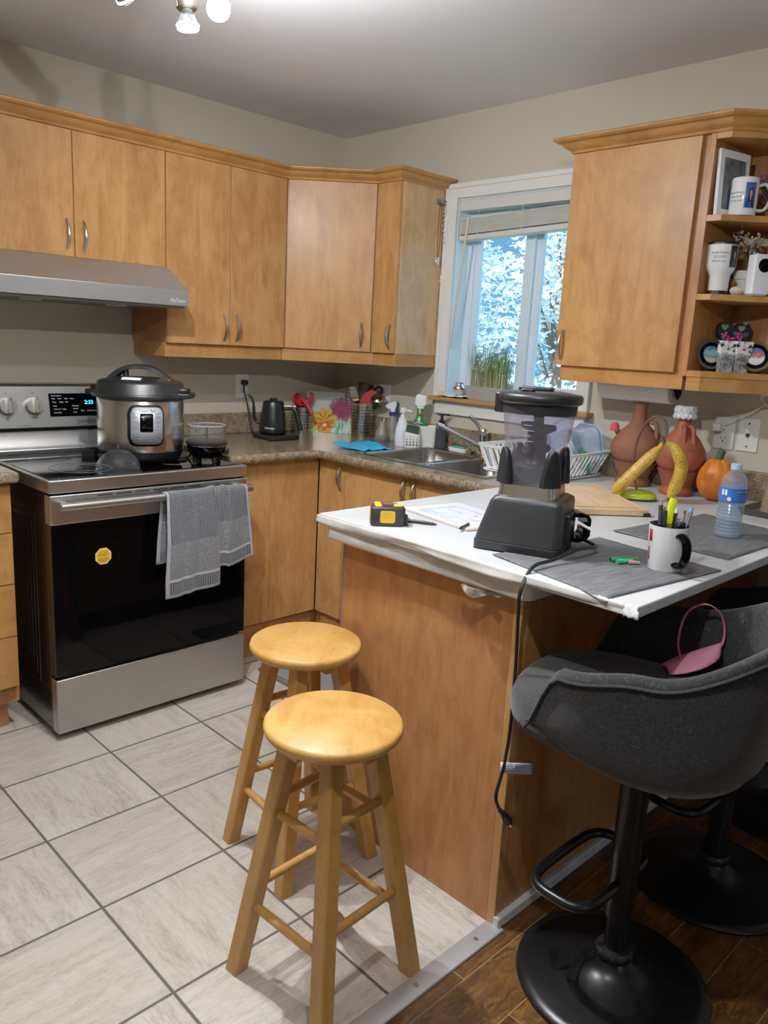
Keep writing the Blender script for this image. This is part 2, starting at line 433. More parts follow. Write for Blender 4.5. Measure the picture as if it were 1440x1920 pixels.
# slatted blind pulled up
bl = thing('window_blind', 'white slatted blind pulled up at the top of the window', 'blind', (.03, -1.16, 2.0))
BLM = M('blind_white', '#c9c8c2', .5)
MB().box(-.025, .025, -.352, .352, 0, .048).build('head_rail', BLM, bl, bevel=.003)
m = MB()
def tilt(y): return .012*(y/.35)
for k in range(13):
    z = -.025-.0052*k
    pts = [(-.026, -.35), (.026, -.35), (.026, .348), (-.026, .348)]
    lo = [(a, b, z-.0017+tilt(-b)) for a, b in pts]; hi = [(a, b, z+.0017+tilt(-b)) for a, b in pts]
    m.loft([lo, hi])
m.build('slat', BLM, bl)
m = MB(); pts = [(-.027, -.35), (.027, -.35), (.027, .348), (-.027, .348)]
m.loft([[(a, b, -.118+tilt(-b)) for a, b in pts], [(a, b, -.095+tilt(-b)) for a, b in pts]]); m.build('bottom_rail', BLM, bl, bevel=.004)
MB().tube([(-.03, .295, -.03), (-.034, .31, -.2), (-.04, .345, -.61)], .0055, 8).build('tilt_wand', M('wand', '#cbb9a8', .4), bl)
m = MB()
for y in (.24, .0, -.28): m.tube([(-.029, y, .0), (-.0295, y, -.118)], .0012, 5)
m.tube(curve([(-.03, -.26, -.11), (-.032, -.29, -.4), (-.03, -.33, -.7)]), .0012, 5).tube(curve([(-.03, -.255, -.11), (-.036, -.30, -.42), (-.03, -.335, -.68)]), .0012, 5)
m.build('cord', WHITE2, bl)

# ------------------------------------------------------------------ outdoors
tag(MB().box(.6, 30, -22, 18, -1.2, -1.0).build('lawn', M('lawn_green', '#5c8a58', .9, var='#7da878', vscale=3), smooth=0), 'lawn outside the window', 'lawn', None, 'structure')
LEAF = None
def leafmat(name, c):
    N = NT(name); d = N.n('ShaderNodeBsdfDiffuse'); d.inputs[0].default_value = lin(c)
    t = N.n('ShaderNodeBsdfTranslucent'); t.inputs[0].default_value = lin(c)
    mx = N.n('ShaderNodeMixShader'); mx.inputs[0].default_value = .3; N.l(d.outputs[0], mx.inputs[1]); N.l(t.outputs[0], mx.inputs[2]); N.l(mx.outputs[0], N.out.inputs[0]); return N.m
LEAFA = leafmat('leaf_pale', '#dfe6e6'); LEAFB = leafmat('leaf_green', '#6f9db8')  # blown-out sun is in the pale leaf colour, blue shade in the other
BARK = M('bark', '#6b5d50', .9)
def tree(loc, h, spread, n, mat, label, sd, low=.25):
    rnd = random.Random(sd)
    t = thing('garden_tree', label, 'tree', loc, group=None)
    m = MB().tube([(0, 0, 0), (.05, .03, h*.4), (0, .08, h*.8)], [.14, .1, .03], 8)
    lobes = []
    for k in range(24):
        a = rnd.uniform(0, 2*pi); z = h*rnd.uniform(low, 1.0); r = spread*(1-.55*((z/h-low)/(1-low))**2)*rnd.uniform(.3, 1)
        c = Vector((r*cos(a), r*sin(a), z)); lobes.append(c)
        m.tube([(0, .05, z*.75), tuple(c*.6+Vector((0, 0, z*.4-.1))), tuple(c)], [.035, .02, .008], 5)
    m.build('trunk', BARK, t)
    m = MB()
    for k in range(n):
        c = rnd.choice(lobes); s = spread*.38
        p = c+Vector((rnd.gauss(0, s*.55), rnd.gauss(0, s*.55), rnd.gauss(0, s*.4)))
        if p.z < .05: continue
        u = Vector((rnd.gauss(0, 1), rnd.gauss(0, 1), rnd.gauss(0, .6))).normalized(); v = u.orthogonal().normalized()
        q = rnd.uniform(0, pi); v = (v*cos(q)+u.cross(v)*sin(q)); L = rnd.uniform(.028, .06)
        m.poly([p-u*L, p+v*L*.45-u*.1*L, p+u*L, p-v*L*.45-u*.1*L])
    m.build('foliage', mat, t, recalc=False, smooth=0)
tree((4.4, 1.5, -1.0), 3.9, 1.05, 7000, LEAFA, 'pale sunlit tree seen through the right sash of the window', 3)
tree((4.8, 3.7, -1.0), 4.3, 1.1, 7000, LEAFA, 'bright leafy tree seen through the left sash of the window', 5)
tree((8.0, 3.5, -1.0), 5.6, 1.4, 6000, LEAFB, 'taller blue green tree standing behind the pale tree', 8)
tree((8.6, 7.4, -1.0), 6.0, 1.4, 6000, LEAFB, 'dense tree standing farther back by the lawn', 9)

wd = bpy.data.worlds.new('sky'); SC.world = wd; wd.use_nodes = True
nt = wd.node_tree; nt.nodes.clear()
o_ = nt.nodes.new('ShaderNodeOutputWorld'); bg = nt.nodes.new('ShaderNodeBackground'); tc = nt.nodes.new('ShaderNodeTexCoord'); sp = nt.nodes.new('ShaderNodeSeparateXYZ'); rp = nt.nodes.new('ShaderNodeValToRGB')
nt.links.new(tc.outputs['Generated'], sp.inputs[0]); nt.links.new(sp.outputs[2], rp.inputs[0]); nt.links.new(rp.outputs[0], bg.inputs[0]); nt.links.new(bg.outputs[0], o_.inputs[0])
rp.color_ramp.elements[0].position = .2; rp.color_ramp.elements[0].color = (.035, .105, .19, 1); rp.color_ramp.elements[1].position = .42; rp.color_ramp.elements[1].color = (.36, .56, .86, 1)
SKYN = bg; bg.inputs[1].default_value = 3.4

def lamp(name, kind, loc, energy, color=(1, 1, 1), **k):
    d = bpy.data.lights.new(name, kind); d.energy = energy; d.color = color
    for a, b in k.items(): setattr(d, a, b)
    o = bpy.data.objects.new(name, d); COL.objects.link(o); o.location = loc
    return o
sun = lamp('sun', 'SUN', (0, 0, 6), 11.0, (1, .97, .92), angle=.01)
sun.rotation_euler = Vector((.72, -.16, -.68)).to_track_quat('-Z', 'Y').to_euler()
def portal(loc, d, sx, sy):
    o = lamp('sky_portal', 'AREA', loc, 1); o.data.shape = 'RECTANGLE'; o.data.size = sx; o.data.size_y = sy; o.data.cycles.is_portal = True
    o.rotation_euler = Vector(d).to_track_quat('-Z', 'Y').to_euler()
portal((.14, -1.16, 1.61), (-1, 0, 0), .9, .9)
portal((-2.3, Y0-.02, 1.1), (0, 1, 0), .8, 2.0)

# ------------------------------------------------------------------ ceiling track light
BULBG = M('bulb_reflector', '#8f9698', .22, .75)
BULBF = M('bulb_face', '#ffffff', .3, emit='#f4faff', estr=16.0)
fx = thing('ceiling_spotlight', 'brushed nickel ceiling spotlight fitting with several lit bulbs', 'light', (-1.83, -1.62, ZC))
MB().lathe([(0, -.03), (.05, -.03), (.062, -.02), (.065, 0), (0, 0)], 28).build('ceiling_plate', BRONZE, fx)
def head(p, aim, power):
    p = Vector(p); aim = Vector(aim).normalized(); L = p-Vector((-1.83, -1.62, ZC))
    back = L-aim*.13
    hx = Matrix.Translation(L) @ aim.to_track_quat('-Z', 'Y').to_matrix().to_4x4()
    a = MB().tube(curve([(L.x*.25, L.y*.25, -.02), (back.x*.9, back.y*.9, -.07), tuple(back)]), .006, 8).build('arm', BRONZE, fx)
    c = MB(hx).lathe([(0, .125), (.012, .125), (.021, .115), (.0235, .1), (.0235, .042), (.019, .038), (0, .038)], 24).build('lamp_head', BRONZE, fx)
    b = MB(hx).lathe([(.009, .041), (.013, .038), (.021, .018), (.0265, .004), (.027, .0)], 24).build('bulb', BULBG, c)
    MB(hx).lathe([(0, -.001), (.025, -.001), (.0268, .003), (.0262, .008), (0, .008)], 24).build('bulb_face', BULBF, fx)
    q = lamp('spot_lamp', 'SPOT', p+aim*.006, power, (1, 1, .995), spot_size=radians(150), spot_blend=.9, shadow_soft_size=.012)
    q.rotation_euler = aim.to_track_quat('-Z', 'Y').to_euler(); return q
LAMPS = [head((-1.80, -1.51, 2.083), (.06, -.05, -1), 46), head((-1.84, -1.70, 2.068), (-.5, -.75, -.6), 118), head((-1.885, -1.385, 2.15), (.75, .25, -.55), 44)]
fill = lamp('bulb_spill', 'SPOT', (-1.82, -1.58, 2.12), 140, (1, .99, 1), spot_size=radians(164), spot_blend=.6, shadow_soft_size=.02)
fill.rotation_euler = (pi, 0, 0)
# dining room pendant behind the viewpoint
pd = thing('pendant_light', 'small ceiling lamp over the dining side', 'light', (-2.25, -2.72, ZC))
MB().lathe([(0, -.02), (.06, -.02), (.07, 0), (0, 0)], 28).build('ceiling_plate', BRONZE, pd)
MB().cyl((0, 0, -.02), (0, 0, -.2), .006, n=8).build('pole', BRONZE, pd)
MB().lathe([(0, -.33), (.05, -.31), (.06, -.27), (.04, -.21), (0, -.2)], 28).build('lamp_shade', BULBG, pd)
PEND = lamp('pendant_lamp', 'POINT', (-2.25, -2.72, 2.05), 27, (1, .985, .955), shadow_soft_size=.014)
SC.view_settings.view_transform = 'Standard'
SC.view_settings.exposure = .16
SC.view_settings.gamma = 1.24
# ------------------------------------------------------------------ cabinets
def handle(parent, p, axis='x', L=.105, hori=False):
    """Bow handle standing off a door; p = centre on the door face, out direction given as a vector."""
    o = Vector(axis); m = MB(); pts = []; w = []
    for k in range(13):
        t = -1+k/6; pts.append(tuple(Vector(p)+o*(.004+.022*(1-t*t))+Vector((0, 0, t*L/2)))); w.append(.0045+.0025*(1-abs(t)))
    m.tube(pts, w, 10)
    return m.build('handle', NICKEL, parent)
ZB, ZT, ZR = 1.354, 2.09, 1.297   # door bottom, door top, light rail bottom
DF = .305; CF = .286              # door face and carcass face distance from the wall
def upper(name_label, x0, x1, zb, rail, doors, hz, handles, side=None):
    t = thing('wall_cabinet', name_label, 'cabinet', ((x0+x1)/2, -.15, zb)); cx = (x0+x1)/2
    def L(x, y, z): return (x-cx, y+.15, z-zb)
    a = L(x0, -CF, zb); b = L(x1, -.001, ZT)
    MB().box(a[0], b[0], a[1], b[1], a[2], b[2]).build('carcass', MAPLE_D, t, bevel=.001)
    if rail: MB().box(x0-cx, x1-cx, -CF+.15, -CF+.17, ZR-zb, 0).box(x0-cx, x0-cx+.018, -CF+.17, .13, ZR-zb, 0).build('light_rail', MAPLE_H, t, bevel=.001)
    for (dx0, dx1), hx in zip(doors, handles):
        d = MB().box(dx0-cx+.0015, dx1-cx-.0015, -DF+.15, -CF+.151-.002, 0, ZT-zb-.003).build('door', MAPLE, t, bevel=.0015)
        handle(d, (hx-cx, -DF+.15, hz-zb), (0, -1, 0))
    return t
upper('maple wall cabinet with two short doors above the range hood', -1.935, -1.19, 1.65, False, [(-1.935, -1.56), (-1.56, -1.19)], 1.727, [-1.59, -1.527])
upper('tall maple two door wall cabinet just right of the hood', -1.186, -.59, ZB, True, [(-1.188, -.885), (-.885, -.59)], 1.428, [-.917, -.854])
# diagonal corner cabinet
t = thing('corner_cabinet', 'maple corner wall cabinet with one wide angled door', 'cabinet', (-.3, -.3, ZB))
c = .3
poly = [(-.588+c, -.001+c), (-.001+c, -.001+c), (-.001+c, -.588+c), (-CF+c, -.588+c), (-.588+c, -CF+c)]
MB().prism(poly, 0, ZT-ZB).build('carcass', MAPLE_D, t)
A = Vector((-.588, -DF)); B = Vector((-DF, -.588)); D = (B-A).normalized(); Nn = Vector((-D.y, D.x)); Nn = -Nn if Nn.x > 0 else Nn
A2 = A+D*.003+Nn*0.0; B2 = B-D*.003
dp = [tuple(v+Vector((c, c))) for v in (A2+Nn*.001, B2+Nn*.001, B2-Nn*.014, A2-Nn*.014)]
d = MB().prism(dp, 0, ZT-ZB-.003).build('door', MAPLE, t, bevel=.0015)
hp = B2-D*.045
handle(d, (hp.x+c, hp.y+c, .075), (Nn.x, Nn.y, 0))
A3 = Vector((-.588, -CF)); B3 = Vector((-CF, -.588))
MB().prism([tuple(v+Vector((c, c))) for v in (A3, B3, B3-Nn*.018, A3-Nn*.018)], ZR-ZB, 0).build('light_rail', MAPLE_H, t, bevel=.001)
# narrow end cabinet beside the window
t = thing('wall_cabinet', 'narrow maple wall cabinet whose glossy end panel faces the window', 'cabinet', (-.15, -.66, ZB))
MB().box(-CF+.15, .149, -.068, .072, 0, ZT-ZB).build('carcass', MAPLE_D, t)
MB().box(-CF+.15, .149, -.074, -.068, -.001, ZT-ZB).build('end_panel', wood_laminate('gloss_maple', '#a8794a', '#bf9160', '#cfa673', rough=.12, coat=.8), t, bevel=.001)
d = MB().box(-DF+.15, -CF+.149, -.07, .07, 0, ZT-ZB-.003).build('door', MAPLE, t, bevel=.0015)
handle(d, (-DF+.15, -.05, .073), (-1, 0, 0))
MB().box(-CF+.15, -CF+.168, -.072, .072, ZR-ZB, 0).box(-CF+.168, .135, -.072, -.054, ZR-ZB, 0).build('light_rail', MAPLE_H, t, bevel=.001)
# crown mouldings
CROWN = [(-.02, 2.088), (.004, 2.088), (.008, 2.096), (.02, 2.102), (.03, 2.112), (.034, 2.118), (.048, 2.121), (.055, 2.127), (.055, 2.133), (.048, 2.137), (-.02, 2.137)]
def crown(label, path):
    t = thing('crown_moulding', label, 'moulding', (path[1][0], path[1][1], 2.09))
    MB(Matrix.Translation((-path[1][0], -path[1][1], -2.09))).sweep(CROWN, path).build('moulding', MAPLE_H, t, smooth=25)
crown('long maple crown moulding running along the cabinets around the corner', [(-1.96, -.305), (-.59, -.305), (-.305, -.59), (-.305, -.734), (-.002, -.734)])
crown('maple crown moulding with a chipped end over the window side cabinet', [(-.002, -1.59), (-.305, -1.59), (-.305, -2.152), (-.01, -2.447)])
# right wall cabinet
t = thing('wall_cabinet', 'maple wall cabinet with a single big door to the right of the window', 'cabinet', (-.15, -1.84, ZB))
MB().box(-CF+.15, .149, -.247, .244, 0, ZT-ZB).build('carcass', MAPLE_D, t)
d = MB().box(-DF+.15, -CF+.149, -.221, .246, -.002, ZT-ZB-.003).build('door', MAPLE, t, bevel=.0015)
handle(d, (-DF+.15, .22, .073), (-1, 0, 0))
MB().box(-CF+.15, -CF+.168, -.247, .232, ZR-ZB, 0).box(-CF+.168, .14, .214, .232, ZR-ZB, 0).build('light_rail', MAPLE_H, t, bevel=.001)
# open corner shelf
t = thing('corner_shelf', 'open maple end shelf of ornaments with angled front', 'shelf', (-.15, -2.25, ZR))
def SH(z0, z1, ins=0.0):
    p = [(-.002, -2.105), (-.302+ins, -2.105), (-.302+ins, -2.152), (-.004+ins*.2, -2.45+ins), (-.002, -2.45+ins)]
    return MB().prism([(a+.15, b+2.25) for a, b in p], z0-ZR, z1-ZR)
for z0, z1 in ((1.342, 1.362), (1.586, 1.605), (1.827, 1.846), (2.07, 2.09)): SH(z0, z1).build('shelf_board', MAPLE_H, t, bevel=.001)
MB().box(-.152, .149, .145, .163, .045, ZT-ZR).build('side_panel', MAPLE_D, t, bevel=.001)
MB().box(.137, .148, -.2, .145, .045, ZT-ZR).build('back_panel', MAPLE_D, t)
SH(ZR, 1.342, .004).build('light_rail', MAPLE_H, t)

# ------------------------------------------------------------------ base cabinets
def base_front(t, x, y0, y1, z0, z1, name='door', hy=None, hz=.815):
    d = MB().box(-.605-x, -.587-x, y0+.0015, y1-.0015, z0, z1).build(name, MAPLE, t, bevel=.0015)
    if hy is not None: handle(d, (-.605-x, hy, hz), (-1, 0, 0))
# blind corner cabinet between range and sink run
t = thing('base_cabinet', 'maple corner base cabinet between the range and the sink', 'cabinet', (-.85, -.3, 0))
def bx(n, x0, x1, y0, y1, z0, z1, mat=MAPLE, **k): return MB().box(x0+.85, x1+.85, y0+.3, y1+.3, z0, z1).build(n, mat, t, **k)
bx('carcass', -1.1, -.61, -.586, -.01, .1, .883, MAPLE_D)
bx('filler_panel', -1.105, -.868, -.605, -.587, .168, .88, bevel=.001)
bx('blind_panel', -.866, -.607, -.605, -.587, .168, .88, bevel=.001)
bx('toe_kick', -1.1, -.55, -.56, -.545, 0, .168, MAPLE_D)
# sink base
t = thing('base_cabinet', 'maple sink base cabinet with three bow handled doors', 'cabinet', (-.3, -1.1, 0))
MB().box(-.286, .29, -.5, .47, .1, .72).build('carcass', MAPLE_D, t)
for y0, y1, hy in ((-.781, -.609, -.76), (-1.175, -.783, -1.148), (-1.585, -1.177, -1.205)):
    d = MB().box(-.305, -.287, y0+1.1+.0012, y1+1.1-.0012, .168, .88).build('door', MAPLE, t, bevel=.0015)
    handle(d, (-.305, hy+1.1, .815), (-1, 0, 0))
MB().box(-.26, -.245, -.5, .53, 0, .168).build('toe_kick', MAPLE_D, t)
# drawer unit left of the range
t = thing('drawer_cabinet', 'maple drawer cabinet at the left edge beside the range', 'cabinet', (-2.16, -.3, 0))
MB().box(-.23, .23, -.292, .29, .1, .885).build('carcass', MAPLE_D, t)
for z0, z1 in ((.716, .88), (.538, .713), (.352, .535), (.168, .349)):
    MB().box(-.232, .222, -.322, -.3, z0, z1).build('drawer', MAPLE_H, t, bevel=.0015)
MB().box(-.23, .2, -.26, -.245, 0, .168).build('toe_kick', MAPLE_D, t)

# ------------------------------------------------------------------ worktops
ZW = .925
t = thing('worktop', 'short speckled brown worktop left of the range', 'worktop', (-2.16, -.33, .887))
MB().box(-.25, .242, -.33, .325, 0, .038).build('slab', GRANITE, t, bevel=.012, seg=4)
t = thing('worktop', 'speckled brown corner worktop with the sink and a low backsplash', 'worktop', (-.3, -.3, .887))
SX0, SX1, SY0, SY1 = -.55, -.1, -1.50, -.80
m = MB()
def wb(x0, x1, y0, y1, z0=0, z1=.038): m.box(x0+.3, x1+.3, y0+.3, y1+.3, z0, z1)
# L shaped slab with the sink opening, as one polygon ring set
def slab_faces():
    P = [(-1.108, -.002), (-1.108, -.645), (-.645, -.645), (-.645, -1.645), (-.002, -1.645), (-.002, -.002)]
    H = [(SX0, SY0), (SX1, SY0), (SX1, SY1), (SX0, SY1)]
    cells = [[(-1.108, -.645), (-.645, -.645), (-.645, -.002), (-1.108, -.002)], [(-.645, SY1), (-.002, SY1), (-.002, -.002), (-.645, -.002)],
             [(-.645, SY0), (SX0, SY0), (SX0, SY1), (-.645, SY1)], [(SX1, SY0), (-.002, SY0), (-.002, SY1), (SX1, SY1)], [(-.645, -1.645), (-.002, -1.645), (-.002, SY0), (-.645, SY0)]]
    return P, H, cells
P, H, cells = slab_faces()
m = MB()
for cc in cells: m.prism([(a+.3, b+.3) for a, b in cc], 0, .038)
bmesh.ops.remove_doubles(m.bm, verts=m.bm.verts, dist=1e-5)
m.build('slab', GRANITE, t)
# rounded front nosing
def nose(path):
    prof = [(-.001, .887-.887)]+[(.012*sin(pi*k/8)+.0, .038*(k/8)) for k in range(9)]+[(-.001, .038)]
    return prof
MB(Matrix.Translation((.3, .3, 0))).sweep([(0, 0)]+[(.013*sin(pi*k/10)**.6, .038*k/10) for k in range(1, 10)]+[(0, .038)], [(-1.108, -.645), (-.645, -.645), (-.645, -1.645)]).build('front_nosing', GRANITE, t, smooth=60)
MB().box(-.82, .298, .276, .298, .038, .14).box(.276, .298, -2.2, .276, .038, .14).build('backsplash', GRANITE, t, bevel=.006, seg=3)

# peninsula
t = thing('peninsula_cabinet', 'maple panelled peninsula base facing the bar stools', 'cabinet', (-.72, -2.0, 0))
def bx(n, x0, x1, y0, y1, z0, z1, mat=MAPLE_D, **k): return MB().box(x0+.72, x1+.72, y0+2, y1+2, z0, z1).build(n, mat, t, **k)
bx('end_panel', -1.426, -1.408, -2.295, -1.712, .0, .856, MAPLE_D)
bx('corner_strip', -1.428, -1.4, -2.321, -2.296, 0, .856, MAPLE, bevel=.002)
bx('edge_strip', -1.424, -1.405, -1.711, -1.703, 0, .856, OPENGREY)
bx('bar_panel', -1.4, -.004, -2.319, -2.3, 0, .895, MAPLE_D)
bx('back_panel', -1.4, -.61, -1.73, -1.712, .1, .856, MAPLE)
bb = MB().prism([(-2.334, 0), (-2.334, .024), (-2.33, .028), (-2.3195, .028), (-2.3195, 0)], -1.43, -.004, 'x').build('baseboard_front', M('worn_white_paint', '#c9cac8', .5, var='#a9aaa8', vscale=9), smooth=20)
tag(bb, 'worn white strip along the foot of the bar panel', 'baseboard', None, 'structure')
t = thing('worktop', 'white film wrapped peninsula worktop with a thick end and thin bar overhang', 'worktop', (-.74, -2.1, .856))
m = MB().prism(rrect(-1.462+.74, -.004+.74, -2.355+2.1, -1.662+2.1, .03, 6), 0, .045); m.build('lower_slab', FILM_E, t, bevel=.006, seg=3)
N_ = [(-1.478, -2.617), (-.003, -2.612), (-.003, -1.640), (-.72, -1.643), (-1.467, -1.645)]
MB().prism([(a+.74, b+2.1) for a, b in N_], .0445, .069).build('top_board', FILM, t, bevel=.003, seg=3)
# crumpled tape lip along the end edge, loose film at the corners
def lip(u, v):
    y = -1.65-.96*u; z = .9245-.856-.022*v
    return (-1.4795+.74-.004*sin(9*u+2*v)*v-.002*sin(31*u)*v, y+2.1, z-.004*sin(13*u)*v)
MB().grid(lip, 60, 4).build('tape_edge', FILM_E, t, solid=.001)
def torn(u, v):
    a = -2.175-.115*u; d = .026*v*(sin(pi*u)**.8)
    return (-1.4635+.74-.012*v-.008*sin(7*u), a+2.1, -.001-d*(.6+.4*sin(6*u))-.0)
MB().grid(torn, 24, 8).build('torn_film', M('film_underside', '#6b5640', .5, var='#1e1812', vscale=40), t, solid=.0015)
def crumple(u, v):
    r = random.Random(int(u*97+v*1311)); return (-1.479+.74-.012*v, -2.617+2.1+-.0+.03*u-.008*v+r.uniform(-.003, .003), .069+.002-.022*v*v+r.uniform(-.003, .003))
MB().grid(crumple, 10, 7).build('crumpled_corner', FILM_E, t, solid=.0012)
# ------------------------------------------------------------------ range
RX, RY = -1.499, -.41
rg = thing('range', 'freestanding stainless steel range with black glass oven door', 'stove', (RX, RY, 0))
def b(n, x0, x1, y0, y1, z0, z1, mat, par=None, **k): return MB().box(x0-RX, x1-RX, y0-RY, y1-RY, z0, z1).build(n, mat, par or rg, **k)
xl, xr = -1.88, -1.118
ENAM = M('black_enamel', '#0b0b0d', .22, coat=.3)
m = MB().box(xl-RX+.006, xr-RX-.006, -.74-RY, -.06-RY, .03, .87)
for k in range(4):   # pressed ribs on the black side
    e = .05+.028*k
    for (y0, y1, z0, z1) in ((-.70+e, -.70+e+.01, .12+e, .84-e), (-.12-e, -.11-e, .12+e, .84-e), (-.70+e, -.12-e, .83-e, .84-e), (-.70+e, -.12-e, .12+e, .13+e)):
        m.box(xl-RX+.0045, xl-RX+.008, y0-RY, y1-RY, z0, z1)
m.build('body', ENAM, rg, bevel=.003)
m = MB()
m.prism(rrect(xl-RX, xr-RX, -.789-RY, -.05-RY, .008, 3), .868, .911); m.build('cooktop_frame', STEEL, rg, bevel=.003)
ct = b('cooktop_glass', xl+.014, xr-.014, -.765, -.20, .905, .9135, BLKG, bevel=.002)
m = MB()
for cx, cy, r in ((-1.69, -.60, .105), (-1.69, -.60, .07), (-1.32, -.60, .09), (-1.70, -.35, .075), (-1.31, -.35, .105)):
    m.tube([(cx-RX+r*cos(2*pi*k/48), cy-RY+r*sin(2*pi*k/48), .9136) for k in range(48)], .0011, 4, closed=True)
m.build('burner_ring', M('burner_print', '#3c3e42', .4), ct)
# control panel leaning slightly back
def CP(a, z, o=0.0): # a = x, z height; o = out of the panel
    t_ = (z-.945)/.235; return (a-RX, -.225+.03*t_-RY-o, z)
m = MB().loft([[(x-RX, y-RY, z) for y, z in ((-.232, 1.012), (-.205, 1.168), (-.195, 1.178), (-.12, 1.178), (-.06, 1.14), (-.06, 1.012))] for x in (xl, xr)])
cp = m.build('control_panel', STEEL, rg, bevel=.004, seg=3)
MB().loft([[(x-RX, y-RY, z) for y, z in ((-.228, .912), (-.228, .93), (-.215, .945), (-.205, 1.0), (-.06, 1.0), (-.06, .912))] for x in (xl, xr)]).build('backguard', STEEL, rg, bevel=.003)
b('vent_slot', xl+.01, xr-.01, -.21, -.08, .999, 1.013, BLKM)
def panel_xy(cx, cz, o=.0006):
    return lambda a, q: (cx+a-RX, -.232+.027*((cz+q-1.012)/.156)-o-RY, cz+q)
fn = panel_xy(-1.499, 1.098, .001)
dsp = MB().poly([fn(-.142, -.044), fn(.142, -.044), fn(.142, .044), fn(-.142, .044)]).build('display', BLKG, cp, recalc=False)
LED = M('led_blue', '#1fb4ff', .4, emit='#25b6ff', estr=5)
LET = M('panel_lettering', '#d5d8da', .5)
DG = panel_xy(-1.499, 1.098, .0016)
MB().text('2:33', .021, lambda a, q: panel_xy(-1.484, 1.107, .0018)(a, q)).build('digits', LED, dsp, smooth=0)
m = MB()
rows = [(-1.632, 1.133, 'Oven Control', .0068), (-1.63, 1.122, 'Bake', .0068), (-1.606, 1.122, 'Broil', .0068), (-1.582, 1.122, 'Clean', .0068), (-1.56, 1.122, 'Warm', .0068), (-1.628, 1.109, 'Keep', .0068), (-1.602, 1.109, 'Steam', .0068), (-1.578, 1.109, 'Self', .0068),
        (-1.628, 1.094, 'Timer', .0068), (-1.626, 1.082, 'Timer On', .0068), (-1.594, 1.082, 'Temp', .0068), (-1.626, 1.069, 'Smart Dial', .0068), (-1.553, 1.094, 'Warming', .0068), (-1.55, 1.083, 'On/Off', .0068), (-1.55, 1.07, 'Level', .0068),
        (-1.52, 1.075, 'Timer', .0068), (-1.494, 1.075, 'Cooking', .0068), (-1.468, 1.075, 'Delay', .0068), (-1.44, 1.075, 'Clock', .0068)]
for x, z, s_, q in rows: m.text(s_, q, panel_xy(x, z, .0017), 'LEFT')
m.build('lettering', LET, dsp, smooth=0)
MB().text('SAMSUNG', .021, panel_xy(-1.49, 1.032, .001)).build('lettering', INK, cp, smooth=0)
m = MB()
for x, z, s_ in ((-1.799, 1.143, 'OFF'), (-1.701, 1.143, 'OFF'), (-1.799, 1.052, 'LO'), (-1.701, 1.052, 'SIMMER'), (-1.745, 1.022, 'HOT SURFACE')): m.text(s_, .008, panel_xy(x, z, .001))
for cx in (-1.799, -1.701):
    for k in range(11):
        a = radians(30+k*30)
        f_ = panel_xy(cx+.041*sin(a), 1.095+.041*cos(a), .001); m.poly([f_(-.001, -.002), f_(.001, -.002), f_(.001, .002), f_(-.001, .002)])
m.build('dial_markings', INK, cp, smooth=0, recalc=False)
KN = brushed('knob_metal', '#cfcbc2', .3)
for cx in (-1.799, -1.701, -1.297, -1.2):
    q = Matrix.Translation((cx-RX, -.218-RY, 1.095)) @ Matrix.Rotation(radians(80), 4, 'X')
    k_ = MB(q).lathe([(0, 0), (.033, 0), (.033, .008), (.031, .012), (.029, .024), (.0, .024)], 32).build('knob', KN, rg)
    MB(q).prism(rrect(-.0075, .0075, -.03, .03, .007, 4), .02, .042).build('grip', KN, k_, bevel=.002)
    MB(q @ Matrix.Translation((.004, .022, .0))).cyl((0, 0, .042), (0, 0, .0428), .0035, n=12).build('red_dot', RED, k_)
# oven door
dr = b('oven_door', xl+.004, xr-.004, -.787, -.745, .236, .862, ENAM, bevel=.003)
b('door_glass', xl+.005, xr-.005, -.7885, -.786, .238, .764, BLKG, dr, bevel=.001)
b('door_rail', xl+.003, xr-.003, -.792, -.745, .764, .862, STEEL, dr, bevel=.004, seg=3)
m = MB()
for k in range(6):
    x = -1.72+.068*k; m.box(x-RX, x+.055-RX, -.7928-RY, -.79-RY, .849, .853)
m.build('vent_slot', BLKM, dr)
hz = .832
m = MB().tube([(-1.862-RX, -.838-RY, hz), (-1.13-RX, -.838-RY, hz)], .0145, 20)
hb = m.build('handle', STEEL, dr, bevel=.002)
MB().tube([(-1.835-RX, -.836-RY, hz), (-1.835-RX, -.79-RY, hz)], .012, 12).tube([(-1.157-RX, -.836-RY, hz), (-1.157-RX, -.79-RY, hz)], .012, 12).build('bracket', STEEL, hb)
b('drawer', xl+.004, xr-.004, -.79, -.745, .028, .224, STEEL, bevel=.004, seg=3)
b('inner_frame', xl+.02, xr-.02, -.77, -.74, .2, .25, BLKM)
for x in (xl+.05, xr-.05):
    for y in (-.72, -.12): MB().cyl((x-RX, y-RY, 0), (x-RX, y-RY, .035), .018, n=14).build('foot', BLKM, rg)
# octagonal sticker
OCT = [(.0285*cos(radians(22.5+45*k)), .0285*sin(radians(22.5+45*k))) for k in range(8)]
def ST(o, k=1): return lambda a, q: (-1.702-RX+a*k, -.7886-o-RY, .637+q*k+a*.0)
st = MB().poly([ST(.0004, 1.07)(*p) for p in OCT]).build('warning_sticker', M('sticker_rim', '#f3dc8c', .5), rg, recalc=False)
MB().poly([ST(.0007)(*p) for p in OCT]).build('sticker_face', M('sticker_yellow', '#e9b523', .5), st, recalc=False)
m = MB().text('STOP!', .0125, lambda a, q: ST(.001)(a, q+.0125)).text('ARRÊT!', .0125, lambda a, q: ST(.001)(a, q+.003))
for k, w in enumerate((.04, .038, .04, .034, .026)): m.poly([ST(.001)(-w/2, -.0065-.0035*k), ST(.001)(w/2, -.0065-.0035*k), ST(.001)(w/2, -.0052-.0035*k), ST(.001)(-w/2, -.0052-.0035*k)])
